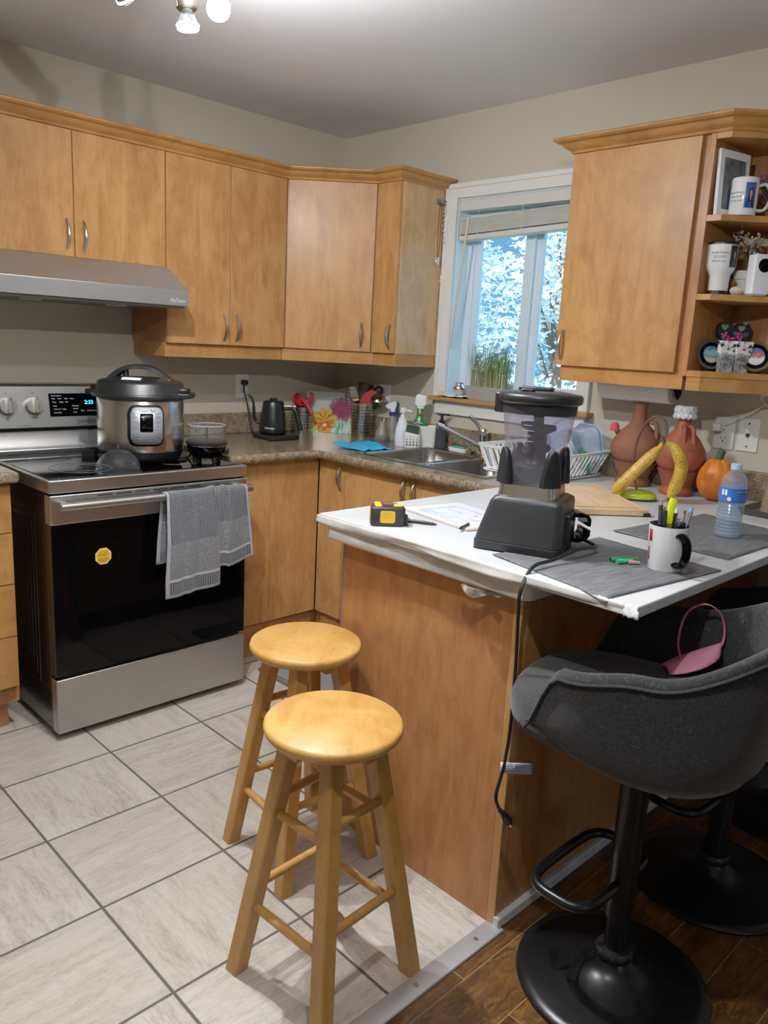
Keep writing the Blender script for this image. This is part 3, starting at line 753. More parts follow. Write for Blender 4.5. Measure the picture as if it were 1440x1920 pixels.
m.build('lettering', M('sticker_ink', '#5a3a08', .6), st, smooth=0, recalc=False)

# ------------------------------------------------------------------ range hood
hd = thing('range_hood', 'brushed stainless under cabinet range hood with sloping front', 'hood', (-1.55, -.2, 1.495))
HP = [(-.001, 1.497), (-.47, 1.497), (-.47, 1.557), (-.312, 1.649), (-.001, 1.649)]
MB().prism([(y+.2, z-1.495) for y, z in HP], -.39, .367, 'x').build('canopy', HOODST, hd, bevel=.002, smooth=20)
MB().prism([(-.258, .0015), (-.258, -.006), (.19, -.006), (.19, .0015)], -.375, .352, 'x').build('filter_panel', M('filter_grey', '#6d6b67', .4, .8), hd)
for x in (-.2, .12): MB().lathe([(0, -.008), (.035, -.008), (.04, -.004), (.04, 0), (0, 0)], 20, (x, -.16, -.005)).build('lamp_lens', FROST, hd)
MB().text('NuTone', .02, lambda a, q: (.32+a, -.2705, .022+q)).build('lettering', M('logo_white', '#e6e6e2', .5), hd, smooth=0)

# ------------------------------------------------------------------ sink and taps
sk = thing('kitchen_sink', 'stainless steel double bowl sink set in the worktop', 'sink', (-.325, -1.15, ZW))
def off(p): return [(a+.325, b_+1.15) for a, b_ in p]
m = MB()
B1 = (-.535, -.115, -1.135, -.815); B2 = (-.535, -.115, -1.485, -1.165)
x0, x1, y0, y1 = -.56, -.09, -1.51, -.79
cells = [(x0, B1[0], y0, y1), (B1[1], x1, y0, y1), (B1[0], B1[1], B1[3], y1), (B1[0], B1[1], B2[3], B1[2]), (B1[0], B1[1], y0, B2[2])]
for c_ in cells: m.box(c_[0]+.325, c_[1]+.325, c_[2]+1.15, c_[3]+1.15, .0, .004)
m.build('rim', SINKST, sk)
for B_ in (B1, B2):
    rs = []
    for ins, r, z in ((0, .02, .004), (.004, .05, -.004), (.01, .06, -.12), (.03, .06, -.165), (.08, .05, -.172)):
        rs.append([(a+.325, b_+1.15, z) for a, b_ in rrect(B_[0]+ins, B_[1]-ins, B_[2]+ins, B_[3]-ins, r, 6)])
    bw = MB().loft(rs, cap0=False).build('bowl', SINKST, sk, smooth=80)
    MB().lathe([(0, -.170), (.035, -.170), (.042, -.171), (0, -.173)], 24, ((B_[0]+B_[1])/2+.325, (B_[2]+B_[3])/2+1.15, 0)).build('drain', CHROME, bw)
fc = thing('kitchen_faucet', 'chrome kitchen faucet with a lever and long swivel spout', 'faucet', (-.06, -1.09, ZW))
MB().lathe([(0, 0), (.03, 0), (.03, .006), (.024, .012), (.023, .085), (.0245, .09), (.0245, .115), (.02, .122), (0, .124)], 28).build('body', CHROME, fc)
MB().tube(curve([(0, -.005, .105), (-.012, .02, .135), (-.03, .045, .165), (-.035, .055, .175)]), [.011]+[.009]*23+[.011], 12).build('lever', CHROME, fc)
m = MB().tube([(-.02, .0, .045), (-.12, .135, .118)], [.011, .0085], 14).tube([(-.118, .133, .117), (-.135, .153, .128), (-.135, .153, .111)], .0125, 14)
m.build('spout', CHROME, fc)
sp_ = thing('filter_tap', 'small brassy chrome filter tap leaning over the right bowl', 'faucet', (-.24, -1.14, ZW+.004))
sp_.location = (-.075, -1.03, ZW+.004)
MB().lathe([(0, 0), (.014, 0), (.014, .01), (.009, .014), (.009, .03), (0, .03)], 16).tube(curve([(0, 0, .025), (-.03, -.03, .034), (-.1, -.12, .03), (-.145, -.19, .022), (-.148, -.195, -.014)]), .0075, 10).build('spout', M('warm_chrome', '#d8c3a0', .15, 1.0), sp_)

# ------------------------------------------------------------------ wall sockets
PLATE = M('socket_plate', '#dcdcd6', .35)
def duplex(name, label, loc, axis, parts=True):
    t = thing(name, label, 'socket', loc); q = Matrix.Identity(4) if axis == 'y' else Matrix.Rotation(radians(-90), 4, 'Z')
    # plate in local x (width) and z, facing -y
    MB(q).prism(rrect(-.037, .037, -.058, .058, .004, 3), -.006, -.0005, 'y').build('plate', PLATE, t, bevel=.002)
    return t, q
t, q = duplex('wall_socket', 'white duplex wall socket above the kettle', (-.613, 0, 1.155), 'y')
def recept(q, z, t):
    r_ = MB(q).prism([(.017*cos(a)*1.0, z+max(-.0135, min(.0135, .017*sin(a)))) for a in [2*pi*k/28 for k in range(28)]], -.009, -.006, 'y').build('receptacle', PLATE, t)
    MB(q).box(-.008, -.006, -.0093, -.0088, z-.001, z+.008).box(.006, .008, -.0093, -.0088, z, z+.008).cyl((0, -.0093, z-.008), (0, -.0088, z-.008), .0028, n=10).build('slot', BLKM, r_)
for z in (.02, -.02): recept(q, z, t)
t, q = duplex('wall_socket', 'white duplex socket right of the clay jugs', (0, -2.135, 1.146), 'x')
for z in (.02, -.02): recept(q, z, t)
t, q = duplex('telephone_socket', 'white wall plate with one phone jack and two screws', (0, -2.219, 1.148), 'x')
MB(q).box(-.007, .007, -.0066, -.0058, -.006, .006).box(-.003, .003, -.0066, -.0058, -.011, -.006).cyl((0, -.0066, .04), (0, -.0058, .04), .0035, n=10).cyl((0, -.0066, -.04), (0, -.0058, -.04), .0035, n=10).build('jack', BLKM, t)
t, q = duplex('wall_socket', 'white wall socket in the shadow behind the steel utensil pot', (0, -.39, 1.14), 'x')
for z in (.02, -.02): recept(q, z, t)
ch = thing('phone_charger', 'white plug in charger with a looping white cord', 'charger', (-.0095, -2.118, 1.166))
MB().box(-.032, 0, -.013, .013, -.014, .014).build('plug_body', WHITE, ch, bevel=.004)
m = MB().tube(curve([(-.028, -.01, .01), (-.03, -.05, .03), (-.02, -.1, .055), (-.012, -.14, .085), (-.012, -.16, .1)]), .0016, 6)
for k in range(3):
    m.tube([(-.012-.003*k, -.165+(.028+.004*k)*cos(a)-.002*k, .108+(.016+.003*k)*sin(a+.5*cos(a))) for a in [2*pi*j/24 for j in range(24)]], .0016, 6, closed=True)
m.tube(curve([(-.015, -.19, .1), (-.02, -.22, .11), (-.02, -.26, .12)]), .0016, 6)
m.build('cord', WHITE, ch)
# ------------------------------------------------------------------ wooden stools
def make_stool():
    t = thing('wooden_stool', 'round topped honey pine stool standing nearest, in front of the other stool', 'stool', (0, 0, 0), 0, 'round pine stools')
    H_ = .617
    MB().lathe([(0, H_-.03), (.125, H_-.03), (.14, H_-.026), (.1475, H_-.017), (.1485, H_-.011), (.1465, H_-.004), (.141, H_), (0, H_)], 56).build('seat', PINE, t, smooth=50)
    m = MB()
    for a in (45, 135): 
        q = Matrix.Rotation(radians(a), 4, 'Z'); m.xf = q; m.box(-.115, .115, -.016, .016, H_-.052, H_-.03)
    m.build('seat_brace', PINE_LEG, t, bevel=.002)
    top, bot = .085, .197
    def P(k, z):
        r = bot+(top-bot)*z/(H_-.03); a = radians(90*k); return Vector((r*cos(a), r*sin(a), z))
    for k in range(4):
        a0, a1 = P(k, 0), P(k, H_-.031); d = Vector((cos(radians(90*k)), sin(radians(90*k)), 0)); s_ = Vector((-d.y, d.x, 0))
        # square leg with its diagonal pointing outwards
        def ring(c, w): return [tuple(c+(d*ca+s_*sa)*w) for ca, sa in ((1, 0), (.18, .82), (-.18, .82), (-1, 0), (-.18, -.82), (.18, -.82))]
        w = .0245
        def sq(c): return [tuple(c+(d*cos(g)+s_*sin(g))*w) for g in [radians(x) for x in (-6, 6, 84, 96, 174, 186, 264, 276)]]
        lg = MB().loft([sq(a0), sq(a1)]).build('leg', PINE_LEG, t, smooth=20)
        MB().cyl(tuple(P(k, H_-.05)+d*.019), tuple(P(k, H_-.05)+d*.021), .0055, n=12).build('dowel_end', PINE, lg)
    hs = [(.17, .40), (.215, .435), (.17, .40), (.215, .435)]
    for k in range(4):
        for z in hs[k]:
            a, b_ = P(k, z), P((k+1) % 4, z); u = (b_-a).normalized()
            MB().tube([tuple(a+u*(-.004)), tuple(a.lerp(b_, .5)), tuple(b_+u*.004)], [.0095, .0105, .0095], 14).build('rung', PINE_LEG, t)
    return t
s1 = make_stool(); s1.location = (-1.832, -2.150, 0); s1.rotation_euler.z = radians(-42)
dup(s1, (-1.600, -1.766, 0), -50, 'round topped honey pine stool standing behind the nearer one, by the range', 'round pine stools')

# ------------------------------------------------------------------ bar stools
def make_bar_stool():
    """Local frame: the sitter looks along +y."""
    t = thing('bar_stool', 'charcoal felt bar stool nearest the corner with a pink pouch on its seat', 'bar stool', (0, 0, 0), 0, 'charcoal bar stools')
    MB().lathe([(0, 0), (.212, 0), (.215, .004), (.213, .009), (.19, .014), (.15, .02), (.1, .028), (.065, .038), (.045, .052), (.036, .068), (0, .068)], 72).build('base', BLKP, t, smooth=60)
    cb = MB().lathe([(0, .066), (.039, .066), (.041, .07), (.041, .084), (.037, .09), (0, .09)], 40).build('collar', BLK, t)
    m = MB()
    for k in range(16):
        a = 2*pi*k/16; m.ell((.041*cos(a), .041*sin(a), .078), .003, .003, .0065, 8, 6)
    m.build('rib', BLK, cb)
    MB().cyl((0, 0, .06), (0, 0, .2), .025, n=32).build('gas_lift', CHROME if False else BLKP, t)
    MB().cyl((0, 0, .17), (0, 0, .57), .031, n=32).lathe([(.031, .54), (.05, .56), (.06, .57), (0, .57)], 32).build('pole', BLKP, t)
    z = .255
    cor = [(-.026, .0), (-.13, .0), (-.165, .03), (-.165, .115), (-.13, .148), (.1, .148), (.135, .115), (.135, .03), (.1, .0), (.026, 0)]
    pts = []
    for i in range(len(cor)-1):
        a, b_ = Vector(cor[i]), Vector(cor[i+1]); n_ = 4
        for k in range(n_): pts.append(a.lerp(b_, k/n_))
    pts.append(Vector(cor[-1]))
    for _ in range(2): pts = [pts[0]]+[(pts[i-1]+pts[i]*2+pts[i+1])/4 for i in range(1, len(pts)-1)]+[pts[-1]]
    MB().tube([(p.x, p.y, z) for p in pts], .0115, 14).build('footrest', BLKP, t)
    return t
BAR_R = {}
def seat_parts(t, rot):
    """Upholstered tub on the pole, turned by rot degrees about the pole."""
    RZ = Matrix.Rotation(radians(rot), 4, 'Z'); n = 96
    def ease(x): x = max(0, min(1, x)); return x*x*(3-2*x)
    def rim(th):   # th = angle away from facing direction, 0..180
        if th < 44: return .66
        if th < 64: return .66+.142*ease((th-44)/20)
        if th < 100: return .802+.03*ease((th-64)/36)
        return .832+.137*ease((th-100)/62)
    def plan(a, s):  # superellipse plan, a = angle from +y
        ex = 2.6; c_, d_ = cos(a), sin(a)
        rx, ry = .25*s, (.245 if c_ > 0 else .255)*s
        k = (abs(d_/rx)**ex+abs(c_/ry)**ex)**(-1/ex); return k*d_, k*c_
    rings = []
    A = [2*pi*j/n for j in range(n)]
    TH = [min(180-0.0, abs((a*180/pi+180) % 360-180)) for a in A]
    def ring(fs, fz):
        out = []
        for a, th in zip(A, TH):
            x, y = plan(a, fs(th)); z = fz(th); lean = max(0, z-.73)*(.28 if th > 90 else .05); y -= lean*max(0, -cos(a)); out.append((x, y, z))
        return out
    zb = lambda th: 0.577+.075*ease((110-th)/110)**1.3+.02*ease((th-130)/50)
    rings.append(ring(lambda th: .16, lambda th: .577))
    rings.append(ring(lambda th: .42, lambda th: .578+.02*ease((110-th)/110)))
    rings.append(ring(lambda th: .68, lambda th: .586+.045*ease((110-th)/110)+.004))
    rings.append(ring(lambda th: .86, lambda th: .602+.06*ease((110-th)/110)+.012*ease((th-110)/60)))
    rings.append(ring(lambda th: .95, lambda th: .63+.045*ease((110-th)/110)+.02*ease((th-110)/60)))
    for q in (.25, .5, .75, .93):
        rings.append(ring(lambda th, q=q: .985+.03*q, lambda th, q=q: (.645+.025*ease((110-th)/110))*(1-q)+q*rim(th)))
    rings.append(ring(lambda th: 1.0, lambda th: rim(th)+.004))
    rings.append(ring(lambda th: .97, lambda th: rim(th)+.008))
    rings.append(ring(lambda th: .93, lambda th: rim(th)+.002))
    inner = .86
    rings.append(ring(lambda th: .895, lambda th: rim(th)-.02))
    rings.append(ring(lambda th: inner, lambda th: min(rim(th)-.03, .70)))
    rings.append(ring(lambda th: inner-.02, lambda th: min(rim(th)-.035, .63)))
    rings.append(ring(lambda th: .2, lambda th: .61))
    sh = MB(RZ).loft(rings).build('seat_shell', FELT, t, smooth=180)
    seam = [Vector(p) for p in ring(lambda th: 1.022, lambda th: rim(th)-.014)]
    MB(RZ).tube([tuple(p) for p in seam], .0035, 6, closed=True).build('piping', FELT_D, sh)
    # cushion
    rs = []
    for sc, z in ((.2, .62), (.8, .62), (.845, .628), (.87, .65), (.868, .672), (.845, .69), (.78, .703), (.55, .711), (.15, .714)):
        r_ = []
        for a in A:
            x, y = plan(a, sc); r_.append((x, y*1.06+.05, z))
        rs.append(r_)
    MB(RZ).loft(rs).build('seat_cushion', FELT, t, smooth=180)
bs1 = make_bar_stool(); seat_parts(bs1, 14); bs1.location = (-1.352, -2.600, -.001)
def more_bar(loc, rz, label, low):
    r = dup(bs1, loc, rz, label, 'charcoal bar stools')
    for c in kids(r):
        if c.name.startswith(('seat_shell', 'seat_cushion')): c.location.z = -low
    return r
more_bar((-.825, -2.602, -.001), -2, 'charcoal felt bar stool second from the corner, half hidden by the nearest one', .045)
more_bar((-.30, -2.60, -.001), -8, 'charcoal felt bar stool farthest along the bar at the picture edge', .065)
# pink pouch with strap on the first seat
PINK = M('pink_silicone', '#c9788f', .5)
pp = thing('pink_pouch', 'pink pouch with a looped wrist strap lying on a bar stool seat', 'pouch', (-1.25, -2.62, .678))
def strapf():
    m = MB()
    P = curve([(-.05, .0, .03), (-.062, .01, .09), (-.045, .02, .16), (0, .02, .187), (.042, .015, .16), (.055, .01, .1), (.03, .0, .045), (.01, 0, .03)], 6)
    m.tube(P, .006, 8, flat=((0, 1, 0), .007, .002)); return m
pp.location = (-1.168, -2.628, .706); pp.scale = (.86, .86, .86); pp.rotation_euler = (0, 0, radians(-45))
strapf().build('wrist_strap', PINK, pp)
def pouchf(u, v):
    a = -.09+.135*u; w = .052*(sin(pi*min(1, .12+u*.86))**.5)
    return (a*1.0, (v-.5)*2*w, .01+.052*u+.03*sin(pi*v)*(.35+.65*u))
MB().grid(pouchf, 14, 12).build('pouch_body', PINK, pp, solid=.004)
MB().ell((-.03, 0, .012), .04, .03, .012, 16, 8).build('lining', BLKM, pp)
# ------------------------------------------------------------------ things on the range
IM = -45   # local +x = picture right, local +y = away from the viewer
pc = thing('pressure_cooker', 'round stainless steel pressure cooker with black lid on the range', 'pressure cooker', (-1.415, -.515, .9135), IM)
MB().lathe([(0, 0), (.12, 0), (.14, .008), (.152, .03), (.156, .05), (0, .05)], 56).build('base', BLK, pc, smooth=50)
MB().lathe([(.157, .046), (.158, .05), (.158, .24), (.156, .243), (0, .243)], 64).build('shell', STEEL_V, pc, smooth=50)
ld = MB().lathe([(.165, .243), (.168, .25), (.166, .262), (.158, .268), (.156, .292), (.15, .298), (.12, .307), (.08, .312), (.0, .314)], 64).build('lid', BLK, pc, smooth=50)
MB().lathe([(.157, .238), (.175, .24), (.178, .248), (.174, .256), (.157, .258)], 64).build('rim_ring', BLK, pc, smooth=50)
for sx in (-1, 1): MB().prism([(sx*a, b_) for a, b_ in ((.15, -.06), (.195, -.045), (.2, 0), (.195, .045), (.15, .06))], .243, .262).prism([(sx*a, b_) for a, b_ in ((.15, -.035), (.182, -.028), (.182, .028), (.15, .035))], .262, .278).build('side_handle', BLK, pc, bevel=.004)
# arched lid handle with an opening
out = [(-.135+.27*k/24, .312+.052*sin(pi*k/24)**.6) for k in range(25)]
def arch(w0, w1):
    m_ = MB(); N_ = 28; rr = []
    for k in range(N_+1):
        t_ = -1+2*k/N_; x = .132*t_; zt = .296+.064*(1-abs(t_)**2.4); zb_ = .296+(.047*(1-(abs(t_)/.74)**3) if abs(t_) < .74 else 0)
        zb_ = max(.292, min(zb_, zt-.012)); w = .03*(1-.25*(1-abs(t_)))
        rr.append([(x, -w, zb_), (x, -w*.85, zt-.004), (x, -w*.5, zt), (x, w*.5, zt), (x, w*.85, zt-.004), (x, w, zb_)])
    return m_.loft(rr)
arch(0, 0).build('lid_handle', BLK, ld, smooth=40)
MB().prism(rrect(-.035, .035, -.012, .012, .004), 0, .0006).build('lid_sticker', PAPER, ld).matrix_local = Matrix.Translation((.0, -.105, .3105)) @ Matrix.Rotation(radians(18), 4, 'X')
MB().lathe([(0, .31), (.011, .31), (.011, .332), (.009, .338), (0, .338)], 16, (-.055, -.0, 0)).build('steam_valve', BLK, ld)
# control panel wrapped on the drum, facing the viewer and a little to the right
def drum(a0, r, c=.0): return lambda a, q: (r*sin(a/r+a0), -r*cos(a/r+a0), q)
PA = .42
def ppoly(o, x0, x1, z0, z1, rad, mat, name, par):
    f_ = drum(PA, .158+o); m_ = MB(); P_ = rrect(x0, x1, z0, z1, rad, 5)
    c_ = m_._v(f_((x0+x1)/2, (z0+z1)/2)); N_ = 16; vs = []
    # dense strip fill so that it follows the curve
    m_.bm.verts.remove(c_)
    def edge(x):
        lo, hi = z1, z0
        dx = max(0, rad-(x-x0), rad-(x1-x)); k_ = rad-sqrt(max(0, rad*rad-dx*dx)); return z0+k_, z1-k_
    m_.grid(lambda u, v: f_(x0+(x1-x0)*u, edge(x0+(x1-x0)*u)[0]*(1-v)+edge(x0+(x1-x0)*u)[1]*v), N_, 2)
    return m_.build(name, mat, par, solid=.0015, soff=1)
ppan = ppoly(.0006, -.066, .066, .072, .222, .03, BLK, 'control_panel', pc)
ppoly(.0028, -.054, .06, .08, .214, .022, M('panel_silver', '#aeb6bd', .35, .4), 'panel_face', ppan)
ppoly(.0048, -.022, .024, .125, .192, .003, BLKG, 'display', ppan)
m = MB(); f_ = drum(PA, .164)
for i, z in enumerate((.186, .170, .154, .138)):
    for x in (-.039, .043): m.tube([f_(x+a, z+b_) for a, b_ in rrect(-.011, .011, -.006, .006, .003, 2)], .0006, 4, closed=True).text('Bean' if x < 0 else 'Rice', .007, lambda a, q, x=x, z=z: f_(x+a, z+q))
for z in (.113, .095):
    for x in (-.039, -.012, .016, .043): m.tube([f_(x+a, z+b_) for a, b_ in rrect(-.011, .011, -.006, .006, .003, 2)], .0006, 4, closed=True).text('Warm', .006, lambda a, q, x=x, z=z: f_(x+a, z+q))
m.build('buttons', M('panel_print', '#5b6066', .5), ppan, smooth=0)
MB().text('Instant Pot', .013, lambda a, q: f_(.003+a, .2015+q)).build('lettering', INK, ppan, smooth=0)
m = MB()
for k, x in enumerate((-.012, .001, .014)): m.poly([f_(x-.005, .147), f_(x+.005, .147), f_(x+.005, .151), f_(x-.005, .151)]).poly([f_(x-.004, .134), f_(x+.003, .134), f_(x+.003, .137), f_(x-.004, .137)])
m.build('display_marks', M('display_marks', '#9fb0bb', .5), ppan, recalc=False)
MB().tube(curve([(-.15, .03, .02), (-.18, .045, .012), (-.19, .03, .012)]), .006, 8).box(-.235, -.185, .012, .048, 0, .022).build('power_plug', BLK, pc, bevel=.004)

ec = thing('egg_cooker', 'small black egg cooker with a clear ring and upright pin on the range', 'egg cooker', (-1.215, -.655, .9135), IM)
MB().lathe([(0, .018), (.05, .018), (.066, .03), (.073, .05), (.076, .066), (.072, .07), (0, .07)], 44).build('base', BLKG, ec, smooth=50)
for a in (40, 140, 220, 320): MB().tube([(.045*cos(radians(a)), .045*sin(radians(a)), .03), (.05*cos(radians(a)), .05*sin(radians(a)), 0)], [.012, .009], 10).build('foot', BLK, ec)
MB().lathe([(.0735, .062), (.0765, .064), (.0765, .067), (.0735, .069)], 44).build('trim_ring', CHROME, ec)
MB().lathe([(0, .07), (.079, .07), (.08, .078), (.07, .082), (0, .08)], 44).build('tray', BLK, ec)
MB().cyl((0, 0, .08), (0, 0, .128), .0035, n=10).ell((0, 0, .13), .006, .006, .003, 12, 6).build('pin', BLKM, ec)
m = MB().lathe([(.07, .08), (.07, .142)], 48); m.bm.faces.ensure_lookup_table(); bmesh.ops.delete(m.bm, geom=[f for f in m.bm.faces if len(f.verts) > 4], context='FACES'); rg_ = m.build('clear_ring', CLEAR, ec); MB().tube([(.07*cos(2*pi*k/40), .07*sin(2*pi*k/40), .142) for k in range(40)], .0014, 6, closed=True).build('ring_rim', FROST, rg_)
MB().tube(curve([(-.06, .03, .03), (-.085, .05, .006), (-.1, .02, .004), (-.08, -.01, .004), (-.105, -.03, .004), (-.09, .05, .006), (-.1, .08, .004)]), .0035, 8).build('power_cord', BLKM, ec)
MB().box(.07, .085, -.012, .012, .03, .055).build('switch', BLK, ec, bevel=.003)

dm = thing('clear_dome_lid', 'clear plastic dome lid with black knob at the front of the cooktop', 'lid', (-1.612, -.728, .9135), IM)
m = MB().lathe([(.08, 0), (.08, .003), (.074, .004)]+[(.074*cos(radians(a)), .008+.07*sin(radians(a))) for a in range(0, 90, 9)]+[(.004, .078)], 48); m.build('dome', glassy('dome_plastic', (248, 250, 255), .985), dm, smooth=80)
MB().lathe([(.0, .077), (.009, .077), (.008, .085), (.004, .094), (0, .095)], 14).build('knob', BLK, dm)

# hand towel over the oven handle
def towel_mat():
    N = NT('waffle_towel'); v = N.coord(); s_ = N.n('ShaderNodeSeparateXYZ'); N.l(N.n('ShaderNodeUVMap').outputs[0], s_.inputs[0])
    at = s_.outputs[1]; au = s_.outputs[0]
    k = 2*pi*30
    w1 = N.math('SINE', N.math('MULTIPLY', N.math('ADD', au, N.math('MULTIPLY', at, 1.9)), k)); w2 = N.math('SINE', N.math('MULTIPLY', N.math('SUBTRACT', au, N.math('MULTIPLY', at, 1.9)), k))
    wf = N.math('MULTIPLY', w1, w2)
    dark = N.ramp(N.math('MULTIPLY_ADD', wf, .5, .5), [(.4, '#25272b'), (.66, '#3f4147'), (.82, '#90929a')])
    fz = N.noise(v, 150, 4, .7)
    light = N.ramp(fz, [(.35, '#4c4d51'), (.6, '#6e6f74')])
    zone = N.ramp(at, [(0.0, 1.0), (.012, 0.0), (.075, 1.0), (.092, 0.0), (.33, 1.0), (.335, 1.0)], 'CONSTANT')
    # zones along the cloth: white hem, waffle band, white line, plain terry, waffle top (mirrored on the back)
    col = N.mix(N.ramp(at, [(0, 0.0), (.1, 1.0)], 'CONSTANT'), dark, light)
    col = N.mix(N.ramp(at, [(0, 0.0), (.29, 1.0), (.76, 0.0)], 'CONSTANT'), col, dark)
    col = N.mix(N.ramp(at, [(0, 0.0), (.93, 1.0)], 'CONSTANT'), col, dark)
    hem = N.ramp(at, [(0, 1.0), (.012, 0.0), (.085, 1.0), (.1, 0.0), (.985, 1.0)], 'CONSTANT')
    col = N.mix(hem, col, lin('#9c9da4'))
    eu = N.ramp(N.math('MINIMUM', au, N.math('SUBTRACT', 1.0, au)), [(0, 1.0), (.02, 0.0)], 'CONSTANT')
    col = N.mix(eu, col, lin('#8d8e96'))
    N.l(col, N.b.inputs['Base Color']); N.v(N.b, 'Roughness', .95); N.b.inputs['Sheen Weight'].default_value = .3
    N.bump(N.math('ADD', fz, N.math('MULTIPLY', wf, .4)), .5, .003)
    return N.m
def towel():
    """Two folded layers draped over the handle; u across, v from front hem over the bar to the back hem."""
    HY, HZ, R_ = -.838, .832, .018
    def F(u, v, folds):
        x0, x1 = folds
        zl = .555-.012*(u-.56)/.44+.03*max(0, (u-.8)/.2) if u > .57 else .472+.03*u
        front = HZ-zl; back = .25; arcL = pi*R_; tot = front+arcL+back; s_ = v*tot
        xb = x0+(x1-x0)*u
        pin = 1-.32*sin(pi*min(1, max(0, 1-abs((s_-front-arcL/2)/.16))))**1.0*0
        if s_ < front: y, z = HY-R_, HZ-(front-s_); dpt = front-s_
        elif s_ < front+arcL: a = (s_-front)/R_; y, z, dpt = HY-R_*cos(a), HZ+R_*sin(a), 0
        else: dpt = s_-front-arcL; y, z = HY+R_, HZ-dpt
        # folds gather at the middle of the bar and open out downwards
        g = .5+.5*min(1, dpt/.3)
        fold = sin(2*pi*(u*2.6+.05))*.012*(.35+.9*min(1, dpt/.25))+sin(2*pi*u*6.5)*.004*math.exp(-((u-.6)/.22)**2)*(1-.4*min(1, dpt/.3))
        bump_ = .012*math.exp(-((u-.58)/.05)**2)+.01*math.exp(-((u-.72)/.04)**2)
        side = -1 if s_ < front+arcL*.5 else .35
        lobe = .022*min(1, dpt/.16)*(1/(1+math.exp((u-.565)*140))); ridge = .014*math.exp(-((u-.74)/.05)**2)*min(1, dpt/.12)
        y += side*(abs(fold)*.6+.004+bump_*.5+lobe+ridge); z += (bump_*.5 if dpt == 0 else 0)
        x = xb+.014*sin(2*pi*(u*2.2))*min(1, dpt/.3)+(u-.5)*.035*min(1, dpt/.3)*1.2
        if s_ > front+arcL: y = min(y, -.795)
        return (x-RX, y-RY, z)
    m = MB(); nu, nv = 90, 60
    m.grid(lambda u, v: F(u, v, (-1.5, -1.165)), nu, nv)
    uvl = m.bm.loops.layers.uv.new('UVMap'); m.bm.verts.ensure_lookup_table()
    idx = {v: (i//(nv+1)/nu, (i % (nv+1))/nv) for i, v in enumerate(m.bm.verts)}
    for f in m.bm.faces:
        for l in f.loops: l[uvl].uv = idx[l.vert]
    o = m.build('hand_towel', towel_mat(), None, solid=.004, recalc=False, smooth=180)
    o.location = (RX, RY, 0)
    tag(o, 'grey waffle and terry hand towel hanging over the oven door handle', 'towel')
towel()

# ------------------------------------------------------------------ back counter
kb = thing('kettle_base', 'square black kettle base with cord plugged into the wall', 'kettle base', (-.59, -.262, ZW), 0)
MB().prism(rrect(-.083, .083, -.08, .08, .012), .003, .024).build('plate', BLK, kb, bevel=.003)
MB().prism(rrect(-.07, .07, -.065, .065, .01), 0, .004).build('foot', BLKM, kb)
MB().tube(curve([(-.03, .08, .012), (-.06, .1, .01), (-.075, .11, .06), (-.06, .16, .16), (-.05, .2, .215), (-.03, .232, .25)]), .0035, 8).build('power_cord', BLKM, kb)
MB().box(-.037, -.009, .222, .2525, .238, .262).build('plug', BLK, kb, bevel=.006)
ke = thing('gooseneck_kettle', 'matte black gooseneck kettle standing on its base', 'kettle', (-.602, -.25, ZW+.024), IM)
MB().lathe([(0, 0), (.058, 0), (.064, .01), (.066, .03), (.062, .07), (.053, .12), (.049, .148), (.047, .152), (0, .152)], 48).build('body', MATB := M('satin_black_metal', '#121417', .3, .2, var=None), ke, smooth=60)
MB().lathe([(0, .152), (.046, .152), (.042, .155), (.018, .156), (.019, .168), (.0, .168)], 32).build('lid', BLK, ke)
MB().tube(curve([(-.06, 0, .045), (-.085, .0, .06), (-.092, 0, .1), (-.096, 0, .145), (-.11, 0, .17), (-.125, 0, .18)]), [.0085]+[.0075]*20+[.0055]*20, 12).build('spout', MATB, ke)
hh = MB().tube(curve([(.046, 0, .122), (.075, 0, .122), (.098, 0, .124)]), .009, 10).tube(curve([(.09, 0, .128), (.105, 0, .115), (.122, 0, .06), (.132, 0, .02)]), [.011]*8+[.0125]*9+[.0115]*8, 12); hh.build('handle', BLK, ke)
MB().cyl((.05, 0, .1325), (.09, 0, .1335), .003, n=8).cyl((.095, 0, .136), (.106, 0, .13), .006, n=8).build('handle_trim', M('rose_chrome', '#d8cfc4', .15, 1.0), ke)
fk = lambda a, q: (.0668*sin(a/.066-.1), -.0668*cos(a/.066-.1), .032+q)
MB().text('Uhurego', .014, fk).build('lettering', WHITE, ke, smooth=0)

def holder(label, loc, r, h):
    t = thing('utensil_holder', label, 'utensil holder', loc, IM)
    m = MB().lathe([(0, .002), (r-.002, .002), (r, 0), (r, h), (r-.0025, h), (r-.003, .006), (0, .006)], 48); m.build('pot', STEEL_V, t, smooth=40)
    m = MB(); rows = int(h/.0155)-2
    for k in range(rows):
        z = .028+k*.0155
        for j in range(26):
            a = 2*pi*j/26
            c_ = Vector((sin(a), -cos(a), 0)); u = Vector((cos(a), sin(a), 0))
            m.poly([tuple(c_*(r+.0006)+u*(.0033*cos(2*pi*i/8))+Vector((0, 0, z+.0033*sin(2*pi*i/8)))) for i in range(8)])
    m.build('hole_pattern', BLKM, t, recalc=False)
    return t
holder('perforated steel utensil pot behind the kettle handle', (-.305, -.09, ZW), .054, .132)
holder('taller perforated steel utensil pot in front of the flower board', (-.11, -.34, ZW), .055, .172)
h1 = Vector((-.305, -.09, ZW)); h2 = Vector((-.11, -.34, ZW))
t = thing('citrus_press', 'red hinged citrus press sticking out of the left steel pot', 'citrus press', h1+Vector((0, 0, .0)), IM)
RD = RED
MB().tube([(-.01, -.015, .012), (-.012, -.012, .13)], .009, 10).tube(curve([(.0, -.03, .175), (.03, -.042, .15), (.062, -.058, .1)]), .0085, 10).build('handle', RD, t)
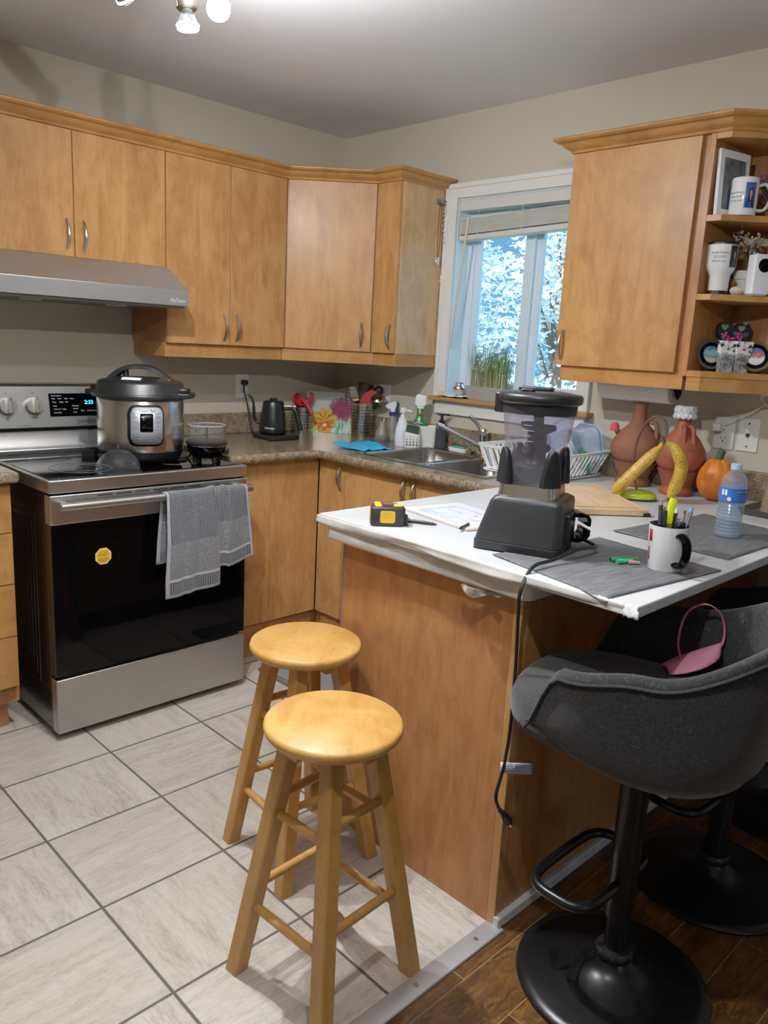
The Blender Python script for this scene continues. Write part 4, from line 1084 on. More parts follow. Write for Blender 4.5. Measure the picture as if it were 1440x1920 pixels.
MB(Matrix.Translation((-.018, -.02, .165)) @ Matrix.Rotation(radians(60), 4, 'Y') @ Matrix.Rotation(radians(30), 4, 'X')).lathe([(0, -.02), (.02, -.018), (.033, -.004), (.037, .012), (.034, .013), (.026, -.0), (0, -.012)], 28).build('bowl', RD, t)
t = thing('spatula', 'red handled spatula leaning right out of the left steel pot', 'spatula', h1, IM)
MB().tube([(.0, .02, .01), (.035, .015, .14), (.052, .012, .205)], [.006, .009, .0085], 10, flat=((0, 1, 0), .006, .011)).build('handle', RD, t)
t = thing('whisk', 'dark wire whisk standing in the left steel pot', 'whisk', h1, IM)
m = MB().cyl((.02, .03, .01), (.024, .03, .12), .005, n=8)
for k in range(6):
    a = pi*k/6; m.tube([(.024+.016*sin(pi*i/10)*cos(a)*(1 if True else 0), .03+.016*sin(pi*i/10)*sin(a), .12+.058*i/10) for i in range(11)], .001, 5)
m.build('wires', M('dark_wire', '#3a3733', .35, .8), t)
t = thing('pasta_fork', 'steel pasta fork rising from the right steel pot', 'pasta fork', h2, IM)
m = MB().tube([(.0, .0, .01), (-.03, -.01, .17)], .005, 8)
m.loft([[(-.03-.005*k+dx*(.4+.6*sin(pi*(k+.5)/6)), -.012-.004*sin(pi*k/5)+dy, .165+.017*k) for dx, dy in ((-.02, 0), (.02, 0), (.02, .003), (-.02, .003))] for k in range(6)])
for k in range(4): m.tube([(-.07+.0*k, -.012, .19+.017*k), (-.082, -.02, .188+.017*k), (-.088, -.032, .184+.017*k)], [.005, .004, .0025], 6)
m.build('fork_head', CHROME, t)
t = thing('ladle', 'big dark ladle bowl standing up in the right steel pot', 'ladle', h2, IM)
MB().tube([(.005, .02, .01), (.005, .022, .17)], .006, 8).build('handle', BLK, t)
MB(Matrix.Translation((.005, .025, .225)) @ Matrix.Rotation(radians(8), 4, 'Y')).lathe([(0, -.07), (.02, -.068), (.03, -.05), (.038, .03), (.042, .042), (.04, .043), (.032, .02), (.02, -.03), (0, -.04)], 28).build('bowl', M('smoke_nylon', '#3c3634', .4), t)
t = thing('spatula', 'wide red silicone spatula standing in the right steel pot', 'spatula', h2, IM)
m = MB(Matrix.Translation((.032, -.015, .2)) @ Matrix.Rotation(radians(28), 4, 'Y'))
m.prism([(-.03, -.045), (.028, -.045), (.034, .01), (.02, .05), (-.012, .045), (-.034, .0)], -.005, .005, 'y'); m.build('blade', RED, t, bevel=.004, seg=3)
MB().tube([(.0, -.01, .01), (.02, -.013, .17)], .006, 8).build('handle', RED, t)
t = thing('serving_spoon', 'black nylon spoon leaning right in the right steel pot', 'spoon', h2, IM)
MB().tube([(.0, .01, .01), (.055, .012, .2)], .006, 8).build('handle', BLK, t)
MB(Matrix.Translation((.072, .012, .225)) @ Matrix.Rotation(radians(35), 4, 'Y')).ell((0, 0, 0), .026, .01, .038, 20, 12).build('bowl', BLK, t)
t = thing('skimmer', 'shiny steel skimmer leaning out of the right steel pot', 'skimmer', h2, IM)
MB().tube([(.01, -.02, .01), (.05, -.03, .185)], .003, 8).build('handle', CHROME, t)
MB(Matrix.Translation((.078, -.032, .19)) @ Matrix.Rotation(radians(10), 4, 'X')).lathe([(.002, .036), (.022, .033), (.038, .017), (.045, 0), (.043, 0), (.036, .014), (.02, .03), (.002, .033)], 28).build('bowl', CHROME, t)
t = thing('wooden_spoon', 'slim pale wooden spoon leaning left from the right steel pot', 'spoon', h2, IM)
MB().tube([(.0, .02, .01), (-.055, .03, .2), (-.075, .033, .232)], [.004, .004, .005], 8).build('handle', M('old_wood', '#8d7f68', .6), t)
t = thing('butter_knife', 'grey bladed knife standing at the back of the right steel pot', 'knife', h2, IM)
MB().tube([(.02, .03, .01), (.055, .045, .21)], .005, 8).tube([(.052, .044, .2), (.056, .046, .235), (.058, .047, .27)], [.01, .012, .003], 8, flat=((1, 0, 0), .011, .002)).build('blade', M('dull_steel', '#5e5a54', .4, .8), t)

# flower printed glass board across the corner
def flower_mat():
    N = NT('flower_print'); s_ = N.n('ShaderNodeSeparateXYZ'); nz = N.n('ShaderNodeTexNoise'); N.l(N.coord(), nz.inputs['Vector']); N.v(nz, 'Scale', 45.0); N.v(nz, 'Detail', 4.0)
    vm = N.n('ShaderNodeVectorMath', operation='MULTIPLY_ADD'); N.l(nz.outputs['Color'], vm.inputs[0]); vm.inputs[1].default_value = (.03, .03, .03); N.l(N.coord(), vm.inputs[2]); va = N.n('ShaderNodeVectorMath', operation='SUBTRACT'); N.l(vm.outputs[0], va.inputs[0]); va.inputs[1].default_value = (.015, .015, .015); N.l(va.outputs[0], s_.inputs[0]); X_, Z_ = s_.outputs[0], s_.outputs[2]
    base = N.mix(N.ramp(Z_, [(.02, 0.0), (.075, 1.0)]), lin('#bfe6d0'), lin('#aeb4ae'))
    g = N.noise(N.mapping(N.coord(), scale=(24, 1, 5)), 3, 4, .6)
    base = N.mix(N.math('MULTIPLY', N.ramp(g, [(.45, 0.0), (.6, .9)]), N.ramp(Z_, [(.05, 1.0), (.1, 0.0)])), base, lin('#2f9a73'))
    def petal(cx, cz, r, n, inner, c0, c1, sq=1.0, base=None):
        dx = N.math('SUBTRACT', X_, cx); dz = N.math('DIVIDE', N.math('SUBTRACT', Z_, cz), sq)
        d = N.math('SQRT', N.math('ADD', N.math('MULTIPLY', dx, dx), N.math('MULTIPLY', dz, dz))); a = N.math('ARCTAN2', dz, dx)
        w = N.math('ABSOLUTE', N.math('SINE', N.math('MULTIPLY', a, n/2)))
        rr = N.math('MULTIPLY', N.math('MULTIPLY_ADD', N.math('POWER', w, .6), 1-inner, inner), r)
        f = N.ramp(N.math('SUBTRACT', rr, d), [(0, 0.0), (.004, 1.0)])
        c = N.mix(N.ramp(w, [(.15, 0.0), (.7, 1.0)]), lin(c0), lin(c1))
        return N.mix(f, base, c)
    base = petal(.04, .125, .074, 30, .62, '#4a0a2a', '#8f2050', .9, base)
    base = petal(-.055, .06, .075, 9, .62, '#a8361a', '#c9a32a', .95, base)
    base = petal(-.045, .04, .05, 6, .3, '#a01e1a', '#e0472a', .45, base)
    base = petal(-.05, .038, .016, 12, .6, '#e2c22c', '#f2e28a', .5, base)
    N.l(base, N.b.inputs['Base Color']); N.v(N.b, 'Roughness', .15); return N.m
t = thing('glass_chopping_board', 'glass board printed with pink and orange flowers leaning in the corner', 'chopping board', (-.155, -.175, ZW), 0, rot=(radians(-9), 0, radians(IM)))
MB().prism(rrect(-.15, .15, .0, .212, .012), -.003, .003, 'y').build('printed_glass', flower_mat(), t, bevel=.001)

t = thing('light_bulb_bottle', 'light bulb shaped glass bottle with a striped straw', 'bottle', (-.165, -.545, ZW), IM)
MB().lathe([(0, .0), (.03, 0), (.0345, .008), (.034, .03), (.026, .055), (.016, .08), (.0125, .1), (.011, .1), (.014, .08), (.024, .055), (.032, .03), (0, .004)], 32).build('bulb_glass', glassy('bottle_glass', (228, 226, 215), .85), t, smooth=60)
MB().ell((0, 0, .02), .027, .027, .014, 20, 8).build('contents', M('dried_herb', '#6d6448', .8, var='#3d4230', vscale=120), t)
MB().cyl((.005, 0, .02), (.009, 0, .118), .0035, n=10).build('straw', M('striped_straw', '#e8e6e2', .5, var='#3a3a3c', vscale=3, vstretch=(1, 1, 60)), t)
t = thing('spray_bottle', 'clear spray bottle with a white and navy trigger', 'spray bottle', (-.075, -.525, ZW), IM)
MB().lathe([(0, 0), (.033, 0), (.034, .01), (.034, .075), (.026, .1), (.014, .118), (.0135, .13), (0, .13)], 32).build('bottle', glassy('clear_bottle', (225, 224, 214), .8), t, smooth=60)
MB().lathe([(0, .004), (.031, .004), (.031, .035), (0, .035)], 28).build('liquid', FROST, t)
MB().lathe([(0, .124), (.0175, .124), (.0175, .142), (0, .142)], 24).build('collar', NAVY := M('navy_plastic', '#1c2a6b', .35), t)
sm = MB().lathe([(.0, .142), (.013, .142), (.012, .16), (0, .16)], 20).prism([(-.04, .168), (-.02, .155), (.012, .155), (.02, .19), (.006, .196), (-.02, .185)], -.011, .011, 'y'); sm.build('trigger_head', WHITE, t, bevel=.003)
MB().tube(curve([(.014, 0, .192), (.026, 0, .18), (.02, 0, .155), (.03, 0, .13)]), .006, 8).build('trigger', NAVY, t)
MB().cyl((0, 0, .01), (0, 0, .14), .0025, n=8).build('dip_tube', WHITE2, t)
t = thing('soap_dispenser', 'white pump bottle beside the sponge caddy', 'soap dispenser', (-.172, -.69, ZW), IM)
LIL = M('lilac_white', '#dfe2f0', .3)
MB().lathe([(0, 0), (.03, 0), (.033, .006), (.033, .05), (.028, .09), (.021, .115), (.0185, .12), (.0185, .132), (0, .132)], 32, sy=.75).build('bottle', LIL, t, smooth=60)
MB().lathe([(0, .132), (.0125, .132), (.0125, .142), (.006, .144), (.006, .155), (.014, .157), (.0145, .176), (.01, .18), (0, .18)], 24).tube([(.01, 0, .168), (.034, 0, .166), (.04, 0, .162)], .0045, 8).build('pump', WHITE, t)
t = thing('sponge_caddy', 'small white perforated sponge caddy with round holes', 'caddy', (-.165, -.752, ZW), IM)
def cad(z, s=1.0): return [(a*s, b_*s, z-(a*.16 if z > .04 else 0)) for a, b_ in rrect(-.042, .042, -.027, .027, .022, 6)]
MB().loft([cad(0, .86), cad(.004, .92), cad(.068, 1.0), cad(.068, .94), cad(.006, .85)]).build('cup', WHITE, t, smooth=40)
m = MB()
for i, z in enumerate((.014, .027, .039, .05)):
    for k in range(4): m.cyl((-.024+.0155*k, -.0285, z), (-.024+.0155*k, -.0255, z), .0045-.0009*i, n=12)
m.build('hole_pattern', M('dark_hole', '#4a4c58', .8), t)
t = thing('sponge', 'yellow sponge with a dark green scouring face in the caddy', 'sponge', (-.165, -.752, ZW), IM)
q = Matrix.Translation((-.008, 0, .03)) @ Matrix.Rotation(radians(8), 4, 'Y')
MB(q).box(-.03, .03, -.009, .009, 0, .075).build('foam', M('sponge_yellow', '#c9bb72', .9, bump=.5, bscale=200), t, bevel=.003)
MB(q).box(-.03, .03, -.0155, -.009, 0, .075).build('scourer', M('scourer_green', '#26392a', .95, bump=.6, bscale=240), t, bevel=.002)
t = thing('cleaning_caddy', 'white plastic bucket caddy with a side handle behind the black soap pump', 'caddy', (-.08, -.765, ZW), IM)
def bk(z, s): return [(a*s, b_*s, z) for a, b_ in rrect(-.05, .05, -.034, .034, .02, 6)]
MB().loft([bk(0, .84), bk(.085, .98), bk(.09, 1.05), bk(.1, 1.05), bk(.1, .97), bk(.006, .78)]).build('bucket', CERW2 := M('soft_white', '#e3e4e0', .4), t, smooth=40)
MB().tube(curve([(.05, -.01, .085), (.066, -.012, .07), (.064, -.012, .045), (.044, -.01, .03)]), .005, 8).build('handle', CERW2, t)
t = thing('spray_cleaner', 'green spray cleaner bottle with white trigger and purple label', 'spray bottle', (-.10, -.735, ZW+.009), IM)
GB = M('green_bottle', '#0e7a3a', .2, coat=.3)
MB().lathe([(0, 0), (.03, 0), (.034, .01), (.038, .075), (.037, .095), (.028, .112), (.019, .126), (.0165, .165), (.013, .17), (0, .17)], 32, sy=.8).build('bottle', GB, t, smooth=60)
MB().lathe([(0, .168), (.016, .168), (.016, .178), (0, .178)], 24).prism([(-.028, .188), (-.014, .178), (.016, .178), (.026, .195), (.024, .23), (-.018, .238), (-.026, .225)], -.013, .013, 'y').build('trigger_head', WHITE, t, bevel=.005, seg=3)
MB().tube(curve([(-.022, 0, .205), (-.026, 0, .185), (-.02, 0, .165)]), .004, 8).build('trigger', CLEAR, t)
fl = lambda a, q, r=.0392: (r*sin(a/r-.25), -.81*r*cos(a/r-.25), .085+q)
m = MB().grid(lambda u, v: fl(-.026+.052*u, -.018+.03*v*(1-.0*u)+.006*sin(pi*u)*v), 12, 3); lb = m.build('label', M('purple_label', '#3b3a78', .4), t, solid=.0006, soff=1)
MB().grid(lambda u, v: fl(-.027+.054*u, .0125+.0035*v+.006*sin(pi*u)), 12, 1).build('label_trim', M('label_gold', '#c9b36a', .4), lb, solid=.0008, soff=1)
MB().text('fantastik', .012, lambda a, q: fl(a, q, .0402)).build('lettering', WHITE, lb, smooth=0)
MB().grid(lambda u, v: ((.0172)*sin(-.5+u*.9), -.0172*.85*cos(-.5+u*.9)-.001, .135+.018*v), 6, 2).build('red_badge', RED, t, solid=.0006, soff=1)
t = thing('soap_dispenser', 'square matte black soap pump at the back edge of the sink', 'soap dispenser', (-.056, -.835, ZW), IM)
MB().prism(rrect(-.024, .024, -.022, .022, .005), 0, .115).build('bottle', M('slate_black', '#1d1b20', .6), t, bevel=.003)
MB().lathe([(0, .115), (.016, .115), (.016, .128), (.013, .132), (.007, .134), (.007, .155), (0, .155)], 20).box(-.02, .034, -.008, .008, .155, .164).build('pump', BLK, t, bevel=.002)
t = thing('soap_dish', 'white soap dish between the sink and the backsplash', 'soap dish', (-.055, -.955, ZW), -90)
def sd(z, s): return [(a*s, b_*s, z) for a, b_ in rrect(-.052, .052, -.03, .03, .015, 5)]
MB().loft([sd(0, .9), sd(.018, 1.0), sd(.018, .93), sd(.01, .85)]).build('dish', WHITE, t, bevel=.001)
t = thing('soap_bar', 'green soap bar lying in the white dish', 'soap', (-.055, -.955, ZW+.01), -90)
MB().prism(rrect(-.036, .036, -.018, .018, .012, 5), 0, .016).build('bar', M('soap_green', '#3f9a6c', .5), t, bevel=.005, seg=3)
# cyan cloth
def cl(u, v):
    a = Vector((-.515, -.585)).lerp(Vector((-.225, -.52)), u); b_ = Vector((-.505, -.775)).lerp(Vector((-.33, -.785)), u); p = a.lerp(b_, v)
    z = ZW+.003+.004*sin(7*u+3*v)**2+.012*max(0, sin(5.2*u+1.0))*max(0, 1-2.2*v)+.002*sin(23*u+9*v)
    return (p.x+.4, p.y+.65, z-ZW)
o = MB().grid(cl, 28, 24).build('cleaning_cloth', M('cyan_cloth', '#22b4e8', .85, bump=.3, bscale=180, var='#1ba3d8', vscale=40), None, solid=.003, recalc=False, smooth=180); o.location = (-.4, -.65, ZW)
tag(o, 'bright cyan cloth spread on the worktop beside the sink', 'cloth')

# ------------------------------------------------------------------ window sill
t = thing('grass_planter', 'grey trough of tall green artificial grass on the window sill', 'plant', (.03, -1.03, 1.165))
def tr(z, w, d): return [(a, b_, z) for a, b_ in rrect(-d, d, -w, w, .004, 2)]
MB().loft([tr(0, .092, .034), tr(.062, .106, .044), tr(.062, .1, .038), tr(.045, .098, .036)]).build('trough', M('speckled_stone', '#a5a6a4', .8, var='#83847f', vscale=160), t, bevel=.001)
rnd = random.Random(4); m = MB()
for k in range(520):
    x, y = rnd.uniform(-.034, .034), rnd.uniform(-.096, .096); h = rnd.uniform(.13, .225); a = rnd.uniform(0, 2*pi)
    edge = abs(y)/.096; l = rnd.gauss(0, .012)+(y*.28 if rnd.random() < .6 else 0); lx = rnd.gauss(0, .01)
    if rnd.random() < .05: l *= 2.6; lx *= 2
    w = rnd.uniform(.001, .0018); c_, s_ = cos(a)*w, sin(a)*w
    p = [(x+lx*q*q, y+l*q*q, .045+h*q) for q in (0, .4, .75, 1)]
    for i in range(3):
        k0, k1 = 1-.25*i, 1-.25*(i+1) if i < 2 else .15
        m.poly([(p[i][0]-c_*k0, p[i][1]-s_*k0, p[i][2]), (p[i][0]+c_*k0, p[i][1]+s_*k0, p[i][2]), (p[i+1][0]+c_*k1, p[i+1][1]+s_*k1, p[i+1][2]), (p[i+1][0]-c_*k1, p[i+1][1]-s_*k1, p[i+1][2])])
def grassm():
    N = NT('grass_blade'); s_ = N.n('ShaderNodeSeparateXYZ'); N.l(N.coord(), s_.inputs[0])
    N.l(N.ramp(s_.outputs[2], [(.04, '#b9b489'), (.12, '#7d8a4e'), (.2, '#5c7a3e')]), N.b.inputs['Base Color']); N.v(N.b, 'Roughness', .6); return N.m
gr = m.build('grass', grassm(), t, recalc=False, smooth=0); gr['kind'] = 'stuff'
t = thing('silver_vase', 'small round silver vase at the end of the sill', 'vase', (.035, -.85, 1.1655))
MB().lathe([(0, 0), (.02, 0), (.022, .004), (.016, .012), (.03, .035), (.03, .048), (.018, .058), (.017, .064), (.024, .069), (.02, .069), (.014, .062), (.0, .05)], 32).build('body', M('mercury_silver', '#cfc6b8', .22, 1.0), t, smooth=60)
t = thing('tealight', 'tiny amber candle cup at the left end of the sill', 'candle', (-.025, -.79, 1.1655))
MB().lathe([(0, 0), (.014, 0), (.012, .018), (.01, .024), (0, .024)], 20).build('cup', M('amber_wax', '#d9b27a', .4), t)
def sc(u, v):
    return (-.05+.12*u+.045, -.775-.15*v+.85, .002+.004*abs(sin(8*u+5*v))+.003*abs(sin(17*v)))
o = MB().grid(sc, 14, 18).build('paper_towel_sheet', M('crumpled_white', '#e6edf0', .8), None, solid=.001, recalc=False); o.location = (-.045, -.85, 1.1655)
tag(o, 'crumpled white paper towel lying under the vase on the sill', 'paper towel')
# necklaces on a hook
HKX, HKY = -.045, -.735
t = thing('key_hook', 'grey metal hook at the top of the end panel near the window', 'hook', (HKX, HKY, 2.035))
MB().box(-.03, .035, -.008, .0005, -.012, .014).tube(curve([(.02, -.006, .008), (.045, -.02, .016), (.05, -.03, .02)]), .005, 8).tube(curve([(.02, -.006, -.006), (.046, -.02, -.02), (.05, -.028, -.014)]), .005, 8).tube(curve([(-.02, -.006, 0), (-.022, -.022, -.006), (-.022, -.026, .008)]), .004, 8).build('bracket', M('green_grey_metal', '#7d8378', .4, .7), t, bevel=.002)
def necklace(label, x, L, mat, pend=None, bead=False):
    t = thing('necklace', label, 'necklace', (HKX+x, HKY-.018, 2.03))
    pts = curve([(.004, 0, 0), (.008, 0, -L*.3), (.006, 0, -L*.8), (0, 0, -L), (-.006, 0, -L*.8), (-.008, 0, -L*.3), (-.004, 0, 0)], 8)
    m = MB()
    if bead:
        for k in range(0, len(pts), 2): m.ell(pts[k], .0035, .0035, .0035, 8, 6)
    else: m.tube(pts, .0014, 6)
    m.build('chain', mat, t)
    if pend: MB().prism(rrect(-.009, .009, -L-.034, -L, .004), -.002, .002, 'y').build('pendant', CHROME, t)
necklace('dark cord necklace with a rectangular silver pendant', -.022, .235, BLKM, True)
necklace('pearly bead necklace hanging beside the pendant', .012, .17, M('pearl', '#d6cdbd', .3), None, True)
t = thing('beaded_strap', 'brown and teal beaded strap hanging from the grey hook', 'strap', (HKX+.036, HKY-.02, 2.03))
for i, (z0, z1, c_) in enumerate(((0, -.05, '#5a2420'), (-.05, -.095, '#b39a76'), (-.095, -.135, '#56757a'), (-.135, -.16, '#cbbda5'))):
    MB().box(-.007, .007, -.0015, .0015, z1, z0).build('bead_band', M('bead_'+c_[1:], c_, .6), t)
t = thing('ring_hook', 'tiny white ring hook stuck on the window casing edge', 'hook', (-.02, -.745, 1.705))
MB().tube([(-.003, 0, .0)]+[(-.006, .011*cos(a), .011*sin(a)) for a in [radians(x) for x in range(40, 330, 20)]], .003, 8).build('ring', WHITE, t)
# ------------------------------------------------------------------ things on the peninsula
def mat_sheet(label, P, thick=.0025, drop=False):
    A, B, C_, D = [Vector(p) for p in P]; c = (A+B+C_+D)/4
    rz = math.atan2((B-A).y, (B-A).x); q = Matrix.Rotation(-rz, 4, 'Z')
    def f(u, v):
        p = A.lerp(B, u).lerp(D.lerp(C_, u), v); z = .0006+.0012*sin(9*u+2*v)**2*(v > .8)+.004*max(0, .08-u)*0
        if drop and p.x < -1.474: z = z-(-1.474-p.x)*1.1; p.x = -1.476-(-1.474-p.x)*.2-.004
        w = q @ Vector((p.x-c.x, p.y-c.y, z+.0008)); return tuple(w)
    o = MB().grid(f, 30, 24).build('placemat', WOVEN, None, solid=thick, recalc=False, smooth=180, soff=1); o.location = (c.x, c.y, ZW); o.rotation_euler = (0, 0, rz)
    tag(o, label, 'placemat'); return o
mat_sheet('grey woven placemat under the mug at the corner of the white worktop', [(-1.486, -2.553), (-1.07, -2.606), (-1.035, -2.27), (-1.415, -2.214)], drop=True)
mat_sheet('grey woven placemat under the water bottle', [(-.952, -2.573), (-.50, -2.585), (-.449, -2.29), (-.923, -2.246)])
ZM = ZW+.0035

fp = thing('food_processor', 'black food blender with tall clear jug, black lid and steel band', 'blender', (-1.29, -2.215, ZW), -70)
# local x: long side (sloping end at -x), local y: far side
BB = M('blender_black', '#2a2b2e', .4, .2)
def slab(x0, x1, d, z, r=.012): return [(a, b_, z) for a, b_ in rrect(x0, x1, -d, d, r, 4)]
m = MB().loft([slab(-.106, .096, .078, .004), slab(-.108, .098, .08, .008), slab(-.108, .098, .08, .024)]); m.box(-.106, -.06, -.075, .075, 0, .006).box(.05, .094, -.075, .075, 0, .006); m.build('foot_plate', BLKM, fp, bevel=.001)
MB().loft([slab(-.107, .098, .08, .026, .016), slab(-.100, .098, .08, .05, .016), slab(-.076, .097, .079, .122, .016), slab(-.068, .095, .077, .132, .016), slab(-.058, .085, .07, .138, .016)]).build('motor_base', BB, fp, smooth=50)
MB().loft([slab(-.062, .074, .066, .136, .014), slab(-.059, .071, .063, .165, .014)]).build('steel_band', brushed('bright_steel', '#cfcac2', .2), fp, smooth=50)
MB().loft([slab(-.061, .073, .065, .164, .014), slab(-.058, .07, .062, .172, .014)]).build('jug_seat', BLK, fp, smooth=50)
jx = .006
def jr(z, hw, r): return [(jx+a, b_, z) for a, b_ in rrect(-hw, hw, -hw, hw, r, 7)]
jar = MB().loft([jr(.172, .06, .012), jr(.225, .058, .016), jr(.245, .062, .03), (jr(.27, .074, .06)), jr(.34, .083, .078), jr(.352, .085, .08)], cap1=False, cap0=True).build('jug', SMOKE, fp, smooth=60)
for sx, sy in ((-1, -1), (1, -1), (-1, 1), (1, 1)):
    m = MB()
    q = Matrix.Translation((jx+sx*.052, sy*.052, 0)) @ Matrix.Rotation(math.atan2(sy, sx), 4, 'Z')
    m.xf = q; m.loft([[(a+.006, b_, z) for a, b_ in rrect(-.012*s_, .008, -.022*s_, .022*s_, .006, 3)] for z, s_ in ((.165, 1.15), (.19, 1.05), (.225, .8), (.242, .6), (.25, .3))])
    m.build('corner_guard', BLK, fp, smooth=50)
MB().lathe([(0, .352), (.088, .352), (.096, .356), (.098, .362), (.098, .371), (.094, .376), (.06, .381), (.0, .382)], 40, (jx, 0, 0)).build('lid', BLK, fp, smooth=50)
MB().lathe([(.083, .33), (.086, .33), (.087, .352), (.083, .352)], 40, (jx, 0, 0)).build('lid_gasket', BLKM, fp)
MB().box(-.05, .03, .0, .03, .381, .39).box(-.03, .0, -.05, -.02, .381, .387).build('lid_latch', BLK, fp, bevel=.003)
MB().box(-.106+jx, -.08+jx, -.02, .02, .325, .374).build('lid_spout', BLK, fp, bevel=.005)
mm = MB().lathe([(0, .174), (.038, .174), (.046, .188), (.05, .205), (.045, .21), (.03, .212), (.024, .225), (.023, .285), (.013, .29), (.012, .345), (0, .348)], 28, (jx, 0, 0))
for k, z in enumerate((.24, .29)):
    a = 1.1+k*1.3; mm.tube([(jx, 0, z), (jx+.035*cos(a), .035*sin(a), z+.006), (jx+.05*cos(a+.4), .05*sin(a+.4), z+.01)], [.014, .012, .006], 8)
    mm.tube([(jx, 0, z), (jx-.035*cos(a), -.035*sin(a), z+.006), (jx-.05*cos(a+.4), -.05*sin(a+.4), z+.01)], [.014, .012, .006], 8)
mm.build('blade_tower', BLK, fp, smooth=50)
MB().box(jx-.03, jx+.03, -.0805, -.0785, .245, .335).build('jug_window', glassy('clear_window', (225, 230, 245), .75), fp, bevel=.002) if False else None
m = MB()
for k in range(6): m.box(jx-.012, jx+.012-.006*(k % 2), -.082, -.0815, .27+.012*k, .2712+.012*k)
m.build('measure_marks', M('mark_grey', '#9a9db5', .5), fp)
# cord wrap bracket on the end facing right
cw = MB()
cw.prism([(.0, .03), (.0, .098), (.03, .102), (.052, .095), (.058, .085), (.058, .068), (.05, .068), (.05, .08), (.044, .09), (.012, .09), (.012, .04), (.044, .04), (.05, .048), (.05, .06), (.058, .06), (.058, .045), (.05, .034), (.03, .028)], -.03, .035, 'y')
o = cw.build('cord_bracket', BLKG, fp, bevel=.002); o.matrix_local = Matrix.Translation((.082, .03, 0)) @ Matrix.Rotation(radians(35), 4, 'Z')
MB().box(.09, .108, -.02, .04, .028, .1).build('bracket_block', BLK, fp, bevel=.004)
# power cord drooping over the worktop edge
def wl(p): # world -> local
    return Matrix.Rotation(radians(70), 4, 'Z') @ (Vector(p)-Vector((-1.29, -2.215, ZW)))
cordp = [(-1.185, -2.30, ZW+.03), (-1.19, -2.35, ZW+.02), (-1.28, -2.36, ZW+.03), (-1.37, -2.352, ZW+.016), (-1.45, -2.352, ZW+.012), (-1.494, -2.356, .895), (-1.497, -2.357, .84), (-1.49, -2.358, .714), (-1.492, -2.36, .563), (-1.505, -2.36, .477), (-1.523, -2.36, .419), (-1.512, -2.36, .385), (-1.497, -2.36, .366)]
cd = MB().tube(curve([wl(p) for p in cordp], 8), .0042, 8).build('power_cord', BLK, fp)
pl = [wl(p) for p in ((-1.503, -2.36, .372), (-1.492, -2.362, .358), (-1.478, -2.364, .34), (-1.470, -2.366, .331))]
MB().tube(pl, [.006, .0075, .012, .012], 4, flat=None).tube([pl[0], pl[1]], [.0055, .009], 8).build('plug', BLK, cd, bevel=.001)
d_ = (pl[3]-pl[1]).normalized(); m = MB()
for s_ in (-.005, .005): m.tube([tuple(pl[3]+Vector((0, s_, 0))), tuple(pl[3]+Vector((0, s_, 0))+d_*.016)], .0018, 6)
m.build('prong', CHROME, cd)
TA = Vector((-1.512, -2.358, .481)); TU = Vector((.112, -.012, -.040)); TV = Vector((.006, 0, -.03)); TN = Vector((-.4, -.9, 0)).normalized()*.0008
def tg(a, q, k=1): p = TA+TU*a+TV*q+TN*k; return tuple(wl(p))
tgm = MB().poly([tg(0, -.5, 0), tg(1, -.5, 0), tg(1, .5, 0), tg(0, .5, 0)]).build('warning_tag', PAPER, cd, recalc=False, solid=.0006)
m = MB()
for k, s_ in enumerate(('CAUTION: RISK OF ELECTRIC SHOCK', 'NEVER IMMERSE CORD IN WATER', 'ATTENTION: RISQUE DE CHOC', 'NE PAS IMMERGER LE CORDON')):
    m.text(s_, .18, lambda a, q, k=k: tg(.05+a*.26, -.36+.2*k-q, 1.2), 'LEFT', maxw=3.4)
for k in range(5): m.poly([tg(.93, -.45+.2*k, 1.2), tg(1.0, -.5+.2*k, 1.2), tg(1.0, -.43+.2*k, 1.2), tg(.93, -.38+.2*k, 1.2)])
m.build('lettering', INK, tgm, smooth=0, recalc=False)

# clipboard
A = Vector((-1.225, -1.715)); ang = math.degrees(math.atan2(-.30, -.055))
cbd = thing('clipboard', 'clipboard with a hand drawn white sheet lying left of the blender', 'clipboard', (-1.225, -1.715, ZW), ang)
MB().prism(rrect(0, .315, 0, .225, .012), .0006, .004).build('board', M('clip_board', '#b9a39b', .5), cbd)
MB().prism(rrect(.012, .305, .006, .218, .001), .0042, .0052).build('sheet', M('sheet_blue', '#cdd5e6', .7), cbd)
m = MB(); rnd = random.Random(6)
for k in range(16):
    x, y = rnd.uniform(.04, .27), rnd.uniform(.03, .19); l = rnd.uniform(.02, .08); a = rnd.choice((0, 90, 4, 86)); a = radians(a)
    m.tube([(x, y, .0054), (min(.3, x+l*cos(a)), min(.21, y+l*sin(a)*.6), .0054)], .0004, 4)
m.tube([(.06, .03, .0054), (.06, .17, .0054), (.24, .17, .0054), (.24, .03, .0054), (.06, .03, .0054)], .0005, 4)
for k in range(5): m.text(('kitchen', '36 in', '24', 'sink', '58 1/2')[k], .012, lambda a, q, k=k: (.08+.035*k-q, .05+.03*k+a*.9, .0055))
m.build('pencil_lines', M('pencil', '#6d7486', .7), cbd, smooth=0)
pn = thing('pen', 'black pen lying across the clipboard edge half behind the blender', 'pen', (-1.285, -2.02, ZW+.0052), 20)
pn.location = (-1.262, -2.000, ZW+.0085); MB().tube([(-.03, 0, 0), (.03, .0, 0)], .0042, 10).tube([(-.03, 0, 0), (-.042, 0, 0)], [.004, .001], 10).build('barrel', BLK, pn)
pn = thing('pen', 'black ballpoint pen beside the tape measure', 'pen', (-1.325, -1.885, ZW+.005), -62)
MB().tube([(-.06, 0, 0), (-.03, 0, 0), (.02, 0, 0), (.045, 0, -.0005), (.056, 0, -.001)], [.0045, .0052, .005, .004, .0012], 12).build('barrel', BLK, pn)
